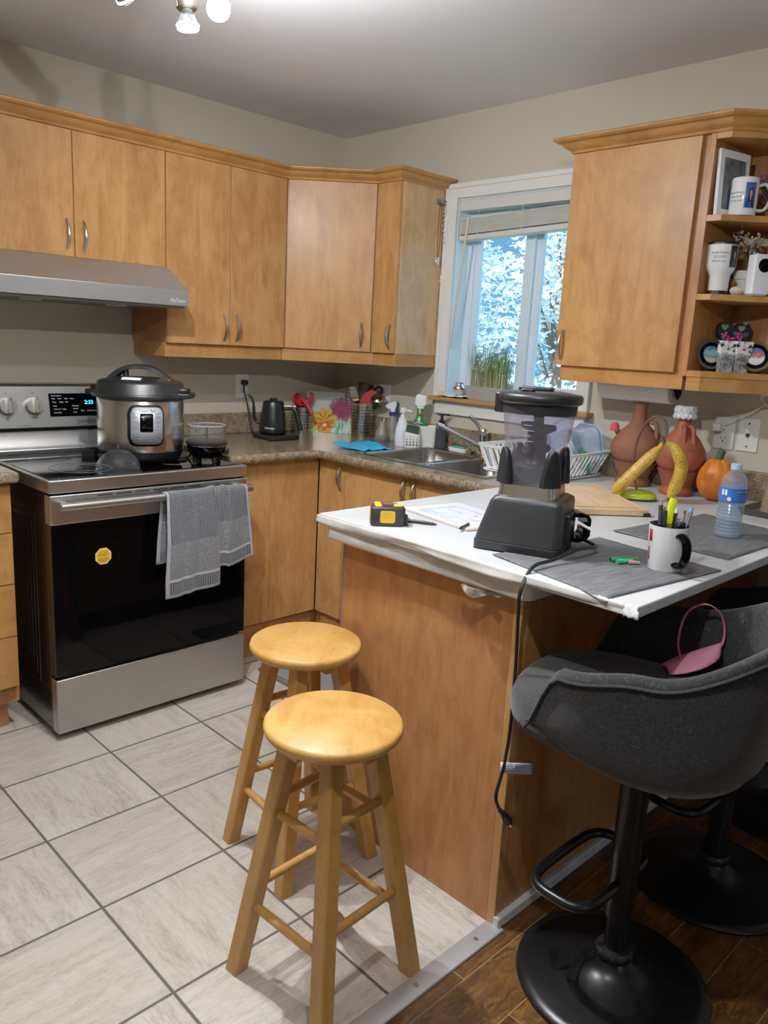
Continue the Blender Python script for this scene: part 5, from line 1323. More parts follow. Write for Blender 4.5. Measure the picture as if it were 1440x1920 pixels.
MB().tube([(-.055, .0, .005), (-.02, 0, .0062)], .0014, 6).build('clip', DGREY, pn)
# tape measure lying on its side face up
tm = thing('tape_measure', 'yellow and black tape measure at the end of the white worktop', 'tape measure', (-1.398, -1.842, ZW), -38)
TMB = M('tape_black', '#222326', .5); TMY = M('tape_yellow', '#f2bb14', .4)
def tmr(z, s): return [(a*s, b_*s, z) for a, b_ in ((-.046, -.03), (-.038, -.036), (.036, -.036), (.046, -.028), (.046, .01), (.03, .03), (.008, .036), (-.022, .034), (-.04, .022), (-.046, .006))]
MB().loft([tmr(0, .95), tmr(.004, 1.0), tmr(.046, 1.0), tmr(.052, .93)]).build('case', TMB, tm, bevel=.003, seg=3)
MB().prism(rrect(-.022, .018, .01, .042, .006), -.0375, -.0355, 'y').build('front_patch', TMY, tm, bevel=.001)
m = MB().loft([[(a, b_, z) for a, b_ in ((-.047, -.012), (-.047, .008), (-.041, .022), (-.0435, .01), (-.0435, -.012))] for z in (.006, .047)])
m.prism(rrect(-.034, -.016, -.03, .028, .006), .0515, .0545).prism(rrect(.014, .04, -.024, .004, .008), .0515, .0545); m.build('yellow_shell', TMY, tm, bevel=.001)
MB().lathe([(0, .051), (.022, .051), (.022, .0535), (.019, .0545), (0, .0545)], 32, (.0, -.002, 0)).build('badge', TMB, tm)
MB().prism(rrect(-.014, .006, -.008, .006, .002), .0545, .0553).build('red_label', RED, tm)
m = MB().text('25', .008, lambda a, q: (-.004+a, -.001+q, .0556)).text('8 m', .007, lambda a, q: (.013+a, -.001+q, .0556)); m.build('lettering', M('label_cream', '#e8e2cc', .5), tm, smooth=0)
MB().box(.046, .053, -.03, -.008, .003, .03).box(.05, .056, -.03, -.01, .003, .006).build('tape_hook', BLKM, tm, bevel=.001)

# mug of pens
mg = thing('mug', 'white mug with black handle and inside, holding pens', 'mug', (-1.176, -2.519, ZM), IM)
MB().lathe([(0, 0), (.035, 0), (.037, .003), (.0435, .1), (.0435, .103), (.0425, .103)], 48).build('cup', CERW, mg, smooth=50)
MB().lathe([(.0428, .1032), (.0405, .102), (.035, .01), (0, .009)], 48).build('lining', BLKG, mg, smooth=60)
hd_ = Matrix.Rotation(radians(-74), 4, 'Z')
MB(hd_).tube(curve([(.038, 0, .084), (.05, 0, .088), (.066, 0, .076), (.07, 0, .052), (.062, 0, .028), (.046, 0, .018), (.037, 0, .02)]), .008, 12, flat=((0, 1, 0), .0115, .006)).build('handle', BLKG, mg)
lw = lambda a0: (lambda a, q, r=.0405: (r*sin(a/r+a0), -r*cos(a/r+a0), q))
MB().grid(lambda u, v: ((.0368+.0065*(.062+.03*v)/.1+.0006)*sin(-1.52+.28*u), -(.0368+.0065*(.062+.03*v)/.1+.0006)*cos(-1.52+.28*u), .066+.027*v), 5, 2).grid(lambda u, v: ((.0368+.0065*(.02+.025*v)/.1+.0006)*sin(-1.6+.16*u), -(.0368+.0065*(.02+.025*v)/.1+.0006)*cos(-1.6+.16*u), .022+.03*v), 4, 2).build('red_print', RED, mg, solid=.0004, soff=1)
MB().text('rethink', .008, lambda a, q: ((.0385)*sin(a/.0385-.15), -.0385*cos(a/.0385-.15), .024+q)).build('faint_print', M('faint_grey', '#b9bcbd', .4), mg, smooth=0)
def penthing(name, label, cat, x, y, dx, dy, L, r, mat, tip=None, tipm=None, clip=None):
    t = thing(name, label, cat, (-1.176, -2.519, ZM+.0125), IM)
    a = Vector((x*.45, y*.45, 0)); b_ = a+Vector((dx, dy, 1)).normalized()*L
    m = MB().tube([tuple(a), tuple(a.lerp(b_, .15)), tuple(b_)], [r*.4, r, r], 12); m.build('barrel', mat, t)
    if tipm: MB().tube([tuple(b_), tuple(b_+(b_-a).normalized()*tip)], [r*.85, r*.6], 12).build('cap', tipm, t)
    if clip: MB().tube([tuple(b_+Vector((0, -r*1.2, 0))), tuple(b_.lerp(a, .35)+Vector((0, -r*1.2, 0)))], .0013, 6).build('clip', clip, t)
GRY = M('grey_barrel', '#8b8d92', .4)
penthing('gel_pen', 'grey and black pen standing at the left rim of the mug', 'pen', -.028, .004, -.09, .0, .135, .0052, M('charcoal_barrel', '#3b3d45', .35), .012, M('light_grey', '#9b9da2', .4), DGREY)
penthing('gel_pen', 'navy pen with a silver clip at the front left of the mug', 'pen', -.018, -.014, -.07, -.02, .125, .0048, M('navy_barrel', '#23273a', .35), .008, CHROME, CHROME)
t = thing('highlighter', 'bright yellow highlighter standing tallest in the mug', 'highlighter', (-1.176, -2.519, ZM+.0125), IM)
MB().tube([(-.004, .012, 0), (.004, .016, .12), (.007, .018, .138), (.01, .019, .146)], [.006, .0078, .0075, .004], 12, flat=((0, 1, 0), .0055, .009)).build('barrel', M('neon_yellow', '#d3e600', .35, emit='#c8e000', estr=.12), t)
penthing('ballpoint_pen', 'black click pen with white end standing in the middle of the mug', 'pen', .004, -.022, .02, -.06, .122, .0045, BLK, .009, WHITE, CHROME)
penthing('gel_pen', 'slim grey pen with a dark red end at the right of the mug', 'pen', .022, .002, .17, .0, .118, .0040, GRY, .008, M('dark_red', '#8e2740', .4))
penthing('gel_pen', 'grey pen with a light blue end leaning out of the mug rim', 'pen', .026, -.008, .24, .0, .126, .0055, M('grey_barrel_dark', '#6c7178', .4), .012, M('sky_blue', '#6aa3d8', .4), GRY)
t = thing('keyring', 'black key fob with a silver bead chain poking out of the mug', 'keyring', (-1.176, -2.519, ZM+.09), IM)
m = MB(); [m.ell((.012+.0015*sin(k), -.02, -.01+.0042*k), .0022, .0022, .0022, 8, 6) for k in range(9)]; m.build('bead_chain', CHROME, t)
MB().box(.016, .032, -.014, -.002, -.03, .022).build('fob', BLK, t, bevel=.004)
def capt(label, loc, rz, L, r, mat, inner):
    t = thing('marker_cap', label, 'marker', loc, rz); MB().tube([(0, 0, 0), (L*.5, 0, 0), (L, 0, 0)], [r, r*.92, r*.8], 14).build('tube', mat, t); MB().tube([(-.0004, 0, 0), (-.0002, 0, 0)], [r*.7, r*.7], 14).build('opening', inner, t)
capt('dark green marker lying behind the mint one', (-1.232, -2.415, ZM+.006), -32, .07, .0058, M('leaf_green', '#2f8f5a', .4), BLKM)
capt('mint green marker cap nearest on the placemat', (-1.236, -2.434, ZM+.0062), -28, .04, .0062, M('mint_green', '#1fbf83', .35), M('mint_dark', '#149a66', .4))
capt('pink marker cap touching the foot of the mug', (-1.216, -2.451, ZM+.0052), -42, .026, .0052, M('dusty_pink', '#cf8494', .4), M('plum', '#6a2434', .5))

# water bottle
wb_ = thing('water_bottle', 'clear plastic water bottle with a blue label on the right placemat', 'bottle', (-.70, -2.464, ZM), IM)
prof = [(0, .003), (.025, 0), (.033, .004)]
for k in range(9):
    z = .012+.0095*k; prof += [(.0345, z), (.0325, z+.005)]
prof += [(.0345, .1), (.0345, .137), (.0335, .14), (.034, .15), (.029, .166), (.018, .178), (.0125, .184), (.0125, .19)]
MB().lathe(prof, 48).build('bottle', glassy('bottle_plastic', (232, 242, 252), .88, .05), wb_, smooth=30)
MB().lathe([(0, .004)]+[(r*.93, z) for r, z in prof[2:-4] if z < .15]+[(0, .152)], 40).build('water', glassy('water', (225, 236, 246), .9), wb_, smooth=60)
MB().lathe([(.0125, .184), (.0145, .186), (.0145, .1995), (.013, .201), (0, .201)], 28).build('cap', M('ice_blue_cap', '#a9c6e8', .35), wb_)
lb = MB().lathe([(.0348, .1), (.0352, .1), (.0352, .137), (.0348, .137)], 48).build('label', M('label_blue', '#2f7fd0', .4, var='#1d4fae', vscale=3, vstretch=(.2, .2, 12)), wb_)
cyl_ = lambda a0, r=.0358: (lambda a, q: (r*sin(a/r+a0), -r*cos(a/r+a0), q))
MB().grid(lambda u, v: cyl_(.3)(-.012+.024*u, .1255+.007*v), 8, 1).build('name_band', INK, lb, solid=.0003, soff=1)
MB().text('KIRKLAND', .0058, lambda a, q: cyl_(.3, .0365)(a, .129+q)).build('lettering', WHITE, lb, smooth=0)
m = MB().grid(lambda u, v: cyl_(-.95)(-.011+.006*u, .118+.015*v), 4, 1).grid(lambda u, v: cyl_(-.95)(-.002+.007*u, .118+.015*v), 4, 1)
m.poly([cyl_(-.62, .0362)(.0055*cos(2*pi*k/16), .1085+.0055*sin(2*pi*k/16)) for k in range(16)]); m.build('white_marks', WHITE, lb, recalc=False)

# cutting board
cb_ = thing('cutting_board', 'bamboo cutting board with black corner grips behind the blender', 'cutting board', (-.644, -2.207, ZW), 51.2)
MB().prism(rrect(.0, .43, .0, .30, .008), .003, .021).build('board', BAMBOO, cb_, bevel=.002)
MB().tube([(.025, .025, .0212), (.405, .025, .0212), (.405, .275, .0212), (.025, .275, .0212)], .0022, 6, closed=True).build('juice_groove', M('groove_bamboo', '#b98f5e', .6), cb_)
m = MB()
for x0, x1, y0, y1 in ((-.004, .02, -.004, .02), (.41, .434, -.004, .02), (.41, .434, .28, .304), (-.004, .02, .28, .304)): m.box(x0, x1, y0, y1, 0, .012)
m.build('corner_grip', BLK, cb_, bevel=.003)

# banana stand and bananas
bs_ = thing('banana_stand', 'glossy lime green oval base with an arched brown wire hook', 'banana stand', (-.405, -2.035, ZW), -58)
LIME = M('lime_glaze', '#a9c313', .08, coat=1.0)
MB().loft([[(s_*.066*cos(2*pi*j/40), s_*.04*sin(2*pi*j/40), z) for j in range(40)] for s_, z in ((.86, .0), (.95, .004), (1.0, .012), (.93, .022), (.75, .029), (.4, .034), (.05, .035))]).build('base', LIME, bs_, smooth=80)
MB().loft([[(s_*.066*cos(2*pi*j/40), s_*.04*sin(2*pi*j/40), z) for j in range(40)] for s_, z in ((.9, .0), (1.0, .003), (1.02, .007))]).build('base_rim', BLK, bs_)
MB().tube(curve([(-.0, .02, .03), (-.018, .022, .1), (-.016, .02, .2), (.008, .012, .262), (.04, .004, .283), (.066, -.002, .262), (.07, -.006, .225), (.058, -.01, .21)]), .004, 10).build('hook', M('brown_wire', '#5d4433', .4, .4), bs_)
def banana_mat():
    N = NT('banana_skin'); v = N.coord(); s_ = N.n('ShaderNodeSeparateXYZ'); N.l(v, s_.inputs[0])
    c = N.ramp(N.noise(v, 22, 3, .5), [(.35, '#b58a1c'), (.55, '#cda22a'), (.7, '#d4b048')])
    vo = N.n('ShaderNodeTexVoronoi'); N.l(v, vo.inputs['Vector']); N.v(vo, 'Scale', 150.0)
    sp1 = N.ramp(vo.outputs['Distance'], [(.22, 1.0), (.34, 0.0)]); k = N.ramp(N.noise(v, 40, 3), [(.36, .25), (.5, 1.0)])
    c = N.mix(N.math('MULTIPLY', sp1, k), c, lin('#4c2a14'))
    N.l(c, N.b.inputs['Base Color']); N.v(N.b, 'Roughness', .45); return N.m
BAN = banana_mat(); BTIP = M('banana_tip', '#4a3a1c', .8); BST = M('banana_stalk', '#a3a04a', .6)
def banana(label, pts, rr):
    o_ = Vector(pts[-1]); t = thing('banana', label, 'banana', tuple(o_)); P_ = [Vector(p)-o_ for p in pts]
    C2 = curve(P_, 8); n_ = len(C2)
    rs = [rr*max(.22, min(1, (.32+.0+1.9*(i/(n_-1)-.13)) if i/(n_-1) < .5 else 1.0))*(1 if i/(n_-1) < .8 else max(.25, 1-((i/(n_-1)-.8)/.2)**2*.75)) for i in range(n_)]
    k0 = int(n_*.16); MB().tube(C2[k0:], rs[k0:], 6+6).build('skin', BAN, t, smooth=45)
    MB().tube(C2[:k0+1], [rr*.3]*(k0)+[rs[k0]], 10).build('stalk', BST, t)
    MB().ell(C2[-1], rr*.24, rr*.24, rr*.3, 10, 8).build('tip', BTIP, t)
banana('spotted banana leaning down to the left against the lime base', [(-.395, -2.098, 1.132), (-.405, -2.098, 1.112), (-.418, -2.085, 1.09), (-.447, -2.05, 1.035), (-.475, -2.015, .982), (-.487, -1.995, .948)], .0205)
banana('spotted banana hanging almost upright on the hook', [(-.391, -2.101, 1.133), (-.38, -2.112, 1.122), (-.362, -2.132, 1.105), (-.345, -2.15, 1.05), (-.352, -2.142, .985), (-.368, -2.13, .943)], .0215)
t = bpy.data.objects['banana.001']; cq = Vector((-.393, -2.099, 1.133))-t.location
MB(Matrix.Translation(cq)).tube([(-.004, .004, -.012), (0, 0, 0), (-.004, .004, .01)], [.009, .01, .007], 10).build('crown', BTIP, t)

# clay jugs on their stands, pumpkin
def jug(label, slabel, loc, s, mat, loops, red=False):
    st_ = thing('clay_stand', slabel, 'stand', loc, IM)
    MB().lathe([(0, 0), (.056*s, 0), (.06*s, .01), (.058*s, .022), (.05*s, .03), (.055*s, .045), (.07*s, .083), (.074*s, .088), (.064*s, .09), (.05*s, .05), (0, .046)], 40).build('bowl', mat, st_, smooth=50)
    t = thing('clay_jug', label, 'jug', (loc[0], loc[1], loc[2]+.05), IM)
    MB().lathe([(0, 0), (.04*s, .004), (.058*s, .036), (.066*s, .042), (.082*s, .062), (.088*s, .088), (.082*s, .115), (.06*s, .15), (.035*s, .175), (.024*s, .2), (.021*s, .235), (.026*s, .252), (.028*s, .256), (.022*s, .256), (.017*s, .235), (.0, .2)], 48).build('body', mat, t, smooth=60)
    return t
T1 = TERRA
j1 = jug('brown clay jug with a tall open neck and a pink capped spout', 'brown clay bowl stand under the open necked jug', (-.125, -1.868, ZW), 1.08, TERRA, 1)
MB().tube(curve([(.03, -.03, .19), (.048, -.045, .185), (.052, -.05, .155), (.05, -.052, .12)]), .009, 10).build('handle', TERRA, j1)
MB().tube([(-.055, .01, .125), (-.085, .012, .16)], [.012, .009], 10).build('spout', TERRA, j1)
MB().lathe([(.0, -.01), (.017, -.01), (.016, .01), (.01, .02), (0, .022)], 16, (-.085, .012, .158)).build('crochet_cap', M('pink_wool', '#c33a52', .9, bump=.6, bscale=120), j1)
sh_ = thing('seashell_pin', 'small cream shell ornament on the brown clay stand', 'ornament', (-.185, -1.915, ZW+.05), IM)
MB().ell((0, 0, .006), .009, .006, .013, 14, 10).build('shell', M('cream_shell', '#e0c79c', .4), sh_)
j2 = jug('red clay jug wearing a white crochet collar', 'red clay bowl stand beside the bananas', (-.165, -2.058, ZW), .98, TERRA2, 1)
MB().tube(curve([(-.012, -.03, .195), (-.014, -.05, .185), (-.014, -.056, .155), (-.014, -.06, .13)]), .008, 10).tube(curve([(.012, -.03, .195), (.016, -.05, .185), (.018, -.056, .155), (.02, -.06, .13)]), .008, 10).build('handle', TERRA2, j2)
t = thing('crochet_cover', 'white crochet frill covering the mouth of the red jug', 'cover', (-.165, -2.058, ZW+.288), IM)
m = MB(); fz_ = lambda a, r: .003*sin(a*13)*(r > .03)
m.lathe([(.0, .024), (.025, .026), (.036, .022), (.039, .008), (.036, .0), (.041, -.012), (.037, -.018)], 72, fz=fz_); m.build('frill', M('crochet_white', '#dfe6e8', .95, var='#aab4b8', vscale=120, bump=.8, bscale=180), t, solid=.002)
pk = thing('pumpkin', 'small orange pumpkin with a dark green stem by the wall', 'pumpkin', (-.155, -2.192, ZW), IM)
rings = []
for k in range(15):
    a = pi*(.03+.94*k/14); r0, z0 = .0615*sin(a)**.85, .07-.07*cos(a)
    rings.append([(r0*(1+.05*abs(sin(4*th))**.7-.03)*cos(th), r0*(1+.05*abs(sin(4*th))**.7-.03)*sin(th), max(0, z0+(.006*abs(sin(4*th)) if k > 11 else 0))) for th in [2*pi*j/64 for j in range(64)]])
MB().loft(rings).build('body', M('pumpkin_orange', '#d9741a', .5, var='#c9620f', vscale=9), pk, smooth=80)
st_ = MB().tube(curve([(.0, 0, .132), (.002, 0, .148), (.006, 0, .17), (.01, 0, .176)]), [.016]+[.012]*12+[.0125]*12, 10); st_.build('stem', M('stem_green', '#31452f', .7), pk, smooth=40)
MB().cyl((.0098, 0, .1755), (.0105, 0, .1775), .0115, .009, n=12).build('stem_cut', M('stem_white', '#ece8d8', .7), pk)

# tray of glasses at the right
ty = thing('glass_tray', 'dark amber glass tray at the right end of the worktop', 'tray', (-.19, -2.475, ZW), -2)
AMB = M('amber_dark', '#2a1c10', .08, coat=.6)
def tq(z, a_, b_): return [(x, y, z) for x, y in rrect(-a_, a_, -b_, b_, .015, 4)]
MB().loft([tq(0, .13, .125), tq(.022, .145, .135), tq(.022, .14, .13), tq(.006, .126, .12)]).build('tray', AMB, ty, smooth=30)
GLB = glassy('amber_tint_glass', (238, 224, 208), .82)
t = thing('drinking_glass', 'upside down clear tumbler on the amber tray', 'glass', (-.20, -2.405, ZW+.006), IM)
MB().lathe([(.038, 0), (.036, .03), (.026, .098), (.0, .1), (.0, .094), (.023, .093), (.034, .028), (.036, 0)], 32).build('tumbler', GLB, t, smooth=50)
t = thing('drinking_glass', 'clear tumbler cut off by the picture edge on the amber tray', 'glass', (-.215, -2.475, ZW+.006), IM)
MB().lathe([(.0, 0), (.03, 0), (.036, .07), (.034, .07), (.028, .006), (0, .006)], 32).build('tumbler', GLB, t, smooth=50)
t = thing('wooden_handled_brush', 'pale wooden handle rising behind the tumblers at the edge', 'brush', (-.14, -2.445, ZW+.006), IM)
MB().lathe([(0, 0), (.014, 0), (.015, .05), (.011, .06), (.012, .12), (.0, .124)], 18).build('handle', BAMBOO, t)

# dish rack and what is in it
dk = thing('dish_rack', 'white plastic dish rack under the right side of the window', 'dish rack', (-.225, -1.53, ZW), 0)
def dr_(z, a_, b_): return [(x, y, z) for x, y in rrect(-a_, a_, -b_, b_, .03, 4)]
MB().loft([dr_(0, .17, .16), dr_(.006, .18, .17), dr_(.012, .18, .17), dr_(.006, .165, .155)]).build('drip_tray', WHITE, dk)
MB().loft([dr_(.094, .178, .2), dr_(.106, .182, .205), dr_(.106, .172, .195), dr_(.094, .17, .192)], closed=True).build('rim', WHITE, dk, smooth=40)
m = MB()
for k in range(12):
    x = -.15+.3*k/11
    for s_ in (-1, 1): m.loft([[(x+a, s_*(.15+b_), .01) for a, b_ in ((-.006, 0), (.006, 0), (.006, .003), (-.006, .003))], [(x*1.06+a, s_*(.194+b_), .098) for a, b_ in ((-.006, 0), (.006, 0), (.006, .003), (-.006, .003))]])
for k in range(11):
    y = -.14+.28*k/10
    for s_ in (-1, 1): m.loft([[(s_*(.155+b_), y+a, .01) for a, b_ in ((-.006, 0), (.006, 0), (.006, .003), (-.006, .003))], [(s_*(.172+b_), y*1.25+a, .098) for a, b_ in ((-.006, 0), (.006, 0), (.006, .003), (-.006, .003))]])
m.build('rack_bar', WHITE, dk)
MB().box(-.16, .16, -.15, .15, .012, .016).build('rack_floor', WHITE, dk)
def tub(label, loc, rot, w, d, h, mat, rim=None):
    t = thing('food_container', label, 'food container', loc, rot=tuple(radians(a) for a in rot))
    def q(z, s_): return [(a*s_, b_*s_, z) for a, b_ in rrect(-w, w, -d, d, min(w, d)*.45, 6)]
    MB().loft([q(0, .8), q(.006, .85), q(h, 1.0), q(h+.002, 1.06), q(h, .97), q(.012, .8)]).build('tub', mat, t, smooth=50)
    if rim: MB().tube([(a*.99, b_*.99, h*.9) for a, b_ in rrect(-w, w, -d, d, min(w, d)*.45, 6)], .003, 6, closed=True).build('seal', rim, t)
BLUES = M('blue_seal', '#4b93cc', .4)
tub('large clear lunch container with a blue seal standing on edge in the rack', (-.10, -1.60, ZW+.11), (78, 0, 62), .085, .075, .06, glassy('tub_clear', (222, 233, 248), .7, .08), BLUES)
tub('frosted round tub leaning in the dish rack', (-.2, -1.53, ZW+.115), (68, 8, 50), .07, .07, .07, FROST)
tub('milky bowl lying tilted at the near side of the dish rack', (-.24, -1.60, ZW+.075), (60, -10, 55), .055, .055, .05, FROST)
t = thing('container_lid', 'green container lid with a tab standing in the dish rack', 'lid', (-.145, -1.665, ZW+.062), rot=(radians(75), 0, radians(48)))
MB().prism(rrect(-.055, .055, -.045, .045, .018), -.004, .004).box(-.006, .006, .045, .056, -.003, .003).build('lid', M('lid_green', '#11813f', .35), t, bevel=.002)
t = thing('wine_glass', 'upside down clear cup beside the tap at the left of the rack', 'glass', (-.15, -1.30, ZW), 0)
MB().lathe([(.03, 0), (.034, .03), (.036, .07), (.02, .1), (.004, .11), (.004, .15), (.0, .15), (.0, .1)], 28).build('cup', glassy('pale_plastic', (225, 220, 228), .8), t, smooth=50)

# paper towel under the right cabinet
t = thing('paper_towel_holder', 'black paper towel holder fixed under the right wall cabinet', 'holder', (-.13, -1.85, 1.288), 0)
for y in (-.155, .155): MB().prism([(-.014, -.02), (.014, -.02), (.02, .02), (.016, .0655), (-.016, .0655), (-.02, .02)], y-.005, y+.005, 'y').ell((0, y, -.012), .018, .006, .022, 16, 10).build('bracket', BLKG, t)
MB().tube([(0, -.155, 0), (0, .155, 0)], .008, 12).build('spindle', BLK, t)
t = thing('paper_towel_roll', 'white paper towel roll hanging under the right wall cabinet', 'paper towel', (-.13, -1.85, 1.288), 0)
MB(Matrix.Rotation(radians(90), 4, 'X')).lathe([(.02, -.14), (.052, -.14), (.052, .14), (.02, .14)], 44).build('roll', M('towel_paper', '#d6d7d4', .9, bump=.25, bscale=90), t, smooth=40)
# floor mat
mt = thing('floor_mat', 'grey ribbed floor mat in front of the sink cabinet', 'mat', (-.82, -1.12, 0), 0)
MB().prism(rrect(-.17, .19, -.30, .42, .01), .0, .008).build('mat', M('mat_grey', '#5a5d60', .85), mt)
m = MB()
for k in range(26): m.box(-.14+.0115*k, -.134+.0115*k, -.27, .39, .0075, .0105)
m.build('rib', M('mat_rib', '#8b8e91', .85), mt)
# ------------------------------------------------------------------ ornaments on the open shelf
S3, S2, S1 = 1.8465, 1.6055, 1.3625
t = thing('framed_photo', 'white photo frame standing on the top shelf', 'photo frame', (-.215, -2.139, S3), -14)
q = Matrix.Rotation(radians(-3), 4, 'X')
MB(q).box(-.073, .073, -.006, .006, 0, .2).build('frame', WHITE, t, bevel=.002)
PHOTO = M('dark_photo', '#3c4650', .35, var='#6f7a7c', vscale=26)
pf = MB(q).box(-.052, .052, -.0068, -.0058, .022, .176).build('photo', PHOTO, t)
q = q @ Matrix.Diagonal((1.35, 1, 1.3, 1))
m = MB(q)
m.prism([(-.02, .02), (.0, .02), (-.002, .065), (-.008, .074), (-.02, .06)], -.0074, -.0066, 'y').prism([(.0, .02), (.022, .02), (.02, .07), (.008, .08), (.002, .07)], -.0075, -.0067, 'y'); m.build('figures', M('photo_blue', '#39485c', .5), pf)
m = MB(q).ell((-.009, -.0068, .082), .0065, .001, .0085, 12, 8).ell((.01, -.0068, .088), .0065, .001, .0085, 12, 8); m.build('faces', M('photo_skin', '#7d6a60', .5), pf)
MB().box(-.06, -.045, .006, .02, 0, .07).build('easel_back', BLKM, t, bevel=.002)
def portrait(par, f, w, h, bgc, key):
    a = MB().grid(lambda u, v: f(w*(u-.5), h*v, 0), 8, 1).build('photo_print', M('print_bg_'+key, bgc, .3), par, solid=.0003, soff=1)
    def shape(pts, k): return [f(x*w, z*h, k) for x, z in pts]
    body = [(-.34, 0), (.36, 0), (.33, .26), (.14, .36), (-.08, .36), (-.3, .24)]
    hair = [(-.2, .22), (.24, .22), (.27, .55), (.2, .74), (.05, .8), (-.12, .73), (-.2, .5)]
    face = [(.02+.115*cos(2*pi*j/14), .56+.15*sin(2*pi*j/14)) for j in range(14)]
    MB().poly(shape(hair, .0008)).build('hair', M('print_hair', '#241a18', .5), a, recalc=False)
    MB().poly(shape(body, .0011)).build('clothes', M('print_dark', '#1c1d22', .5), a, recalc=False)
    MB().poly(shape(face, .0014)).poly(shape([(-.03, .3), (.08, .3), (.07, .46), (-.02, .46)], .0013)).build('face', M('print_skin', '#b98c78', .5), a, recalc=False)
t = thing('photo_mug', 'white mug printed with a school portrait on the top shelf', 'mug', (-.226, -2.182, S3), IM)
R_ = .0405
MB().lathe([(0, 0), (.038, 0), (.0405, .004), (.0405, .108), (.0385, .112), (.037, .108), (.037, .008), (0, .006)], 48).build('cup', CERW, t, smooth=50)
MB(Matrix.Rotation(radians(-12), 4, 'Z')).tube(curve([(.038, 0, .09), (.06, 0, .095), (.075, 0, .075), (.076, 0, .045), (.062, 0, .02), (.038, 0, .018)]), .006, 12, flat=((0, 1, 0), .007, .005)).build('handle', CERW, t)
portrait(t, lambda a, z, k: ((R_+.0005+k)*sin(a/R_+.08), -(R_+.0005+k)*cos(a/R_+.08), .02+z), .033, .075, '#33579f', 'blue')
m = MB()
for k, s_ in enumerate(('Amelia Scolaro', '2022-2023', 'School year')): m.text(s_, .0085, lambda a, q, k=k: ((R_+.0006)*sin(a/R_-.98), -(R_+.0006)*cos(a/R_-.98), .066-.012*k+q))
m.build('lettering', INK, t, smooth=0)
def flowers(label, loc, pot, col, n, h, sd, leafc='#3c6b34', leaf=True, spread=.05):
    t = thing('artificial_flowers', label, 'flowers', loc, IM); rnd = random.Random(sd)
    if pot: pot(t)
    st, fl, lf = MB(), MB(), MB()
    for k in range(n):
        a = rnd.uniform(0, 2*pi); r = spread*rnd.uniform(.1, 1); hh = h*rnd.uniform(.7, 1)
        p1 = Vector((r*cos(a), r*sin(a)*.6, hh)); st.tube([(0, 0, .03), tuple(p1*.6), tuple(p1)], .0012, 5)
        for j in range(9):
            q = p1+Vector((rnd.gauss(0, .008), rnd.gauss(0, .006), rnd.gauss(0, .012))); fl.ell(tuple(q), .0045, .0045, .004, 7, 5)
        for j in range(3):
            q = p1*rnd.uniform(.45, .9); d = Vector((rnd.gauss(0, 1), rnd.gauss(0, 1), .4)).normalized()*.022; s_ = d.orthogonal().normalized()*.006
            lf.poly([q, q+d*.5+s_, q+d, q+d*.5-s_])
    st.build('stem', M('flower_stem', '#4a5a34', .7), t); b_ = fl.build('blossom', M('blossom_'+col[1:], col, .7), t); b_['kind'] = 'stuff'
    if leaf: x = lf.build('leaves', M('leaf_'+leafc[1:], leafc, .6), t, recalc=False, smooth=0); x['kind'] = 'stuff'
    return t
def gpot(t): MB().lathe([(0, 0), (.02, 0), (.026, .04), (.023, .04), (0, .03)], 20).build('pot', M('small_dark_pot', '#4b3a3c', .5), t)
flowers('purple artificial flowers behind the photo mug on the top shelf', (-.085, -2.235, S3), gpot, '#7b3c7a', 9, .125, 2, spread=.075)
t = thing('white_box', 'white card box cut off at the picture edge on the top shelf', 'box', (-.145, -2.272, S3), IM)
MB().box(-.02, .02, -.015, .015, 0, .05).build('carton', WHITE, t, bevel=.002)
# middle shelf
t = thing('travel_mug', 'white and black travel mug with a portrait on the middle shelf', 'travel mug', (-.235, -2.142, S2), IM)
MB().lathe([(0, .012), (.031, .012), (.032, .06), (.036, .068), (.043, .08), (.046, .092), (.0465, .155), (0, .155)], 44).build('body', CERW, t, smooth=40)
MB().lathe([(0, 0), (.033, 0), (.033, .013), (0, .013)], 36).lathe([(0, .154), (.047, .154), (.047, .16), (.043, .164), (0, .164)], 40).build('black_ends', BLK, t)
R2 = .0465
portrait(t, lambda a, z, k: ((R2+.0006+k)*sin(a/R2+.5), -(R2+.0006+k)*cos(a/R2+.5), .085+z), .03, .066, '#22303a', 'dark')
m = MB()
for k, s_ in enumerate(('Amelia Scolaro', '2022-2023', 'School year')): m.text(s_, .0095, lambda a, q, k=k: ((R2+.0006)*sin(a/R2-.52), -(R2+.0006)*cos(a/R2-.52), .128-.013*k+q))
m.build('lettering', INK, t, smooth=0)
MB().grid(lambda u, v: ((R2+.0006)*sin(.28+.3*u), -(R2+.0006)*cos(.28+.3*u), .149+.006*v), 6, 1).build('lid_tab', M('tab_grey', '#7d868b', .5), t, solid=.0005, soff=1)
def wpot(t): MB().lathe([(0, 0), (.026, 0), (.033, .055), (.037, .056), (.039, .082), (.036, .082), (.0, .07)], 32).build('pot', WHITE, t, smooth=40)
f2 = flowers('cream artificial lilies in a white pot on the middle shelf', (-.14, -2.185, S2), wpot, '#a8a48c', 10, .2, 7, '#33402c', spread=.06)
m = MB(); rnd = random.Random(3)
for k in range(9):
    a = 2*pi*k/9; d = Vector((cos(a)*.05, sin(a)*.03-.01, .012*sin(3*a)+.01)); s_ = d.orthogonal().normalized()*.012; c_ = Vector((.015, -.02, .165)); m.poly([c_, c_+d*.5+s_, c_+d, c_+d*.5-s_])
m.build('petal', M('lily_petal', '#8f9668', .6, var='#b9b79b', vscale=60), f2, recalc=False)
t = thing('baby_breath_sprig', 'pale sprig of tiny white flowers behind the travel mug', 'flowers', (-.125, -2.137, S2), IM)
m = MB()
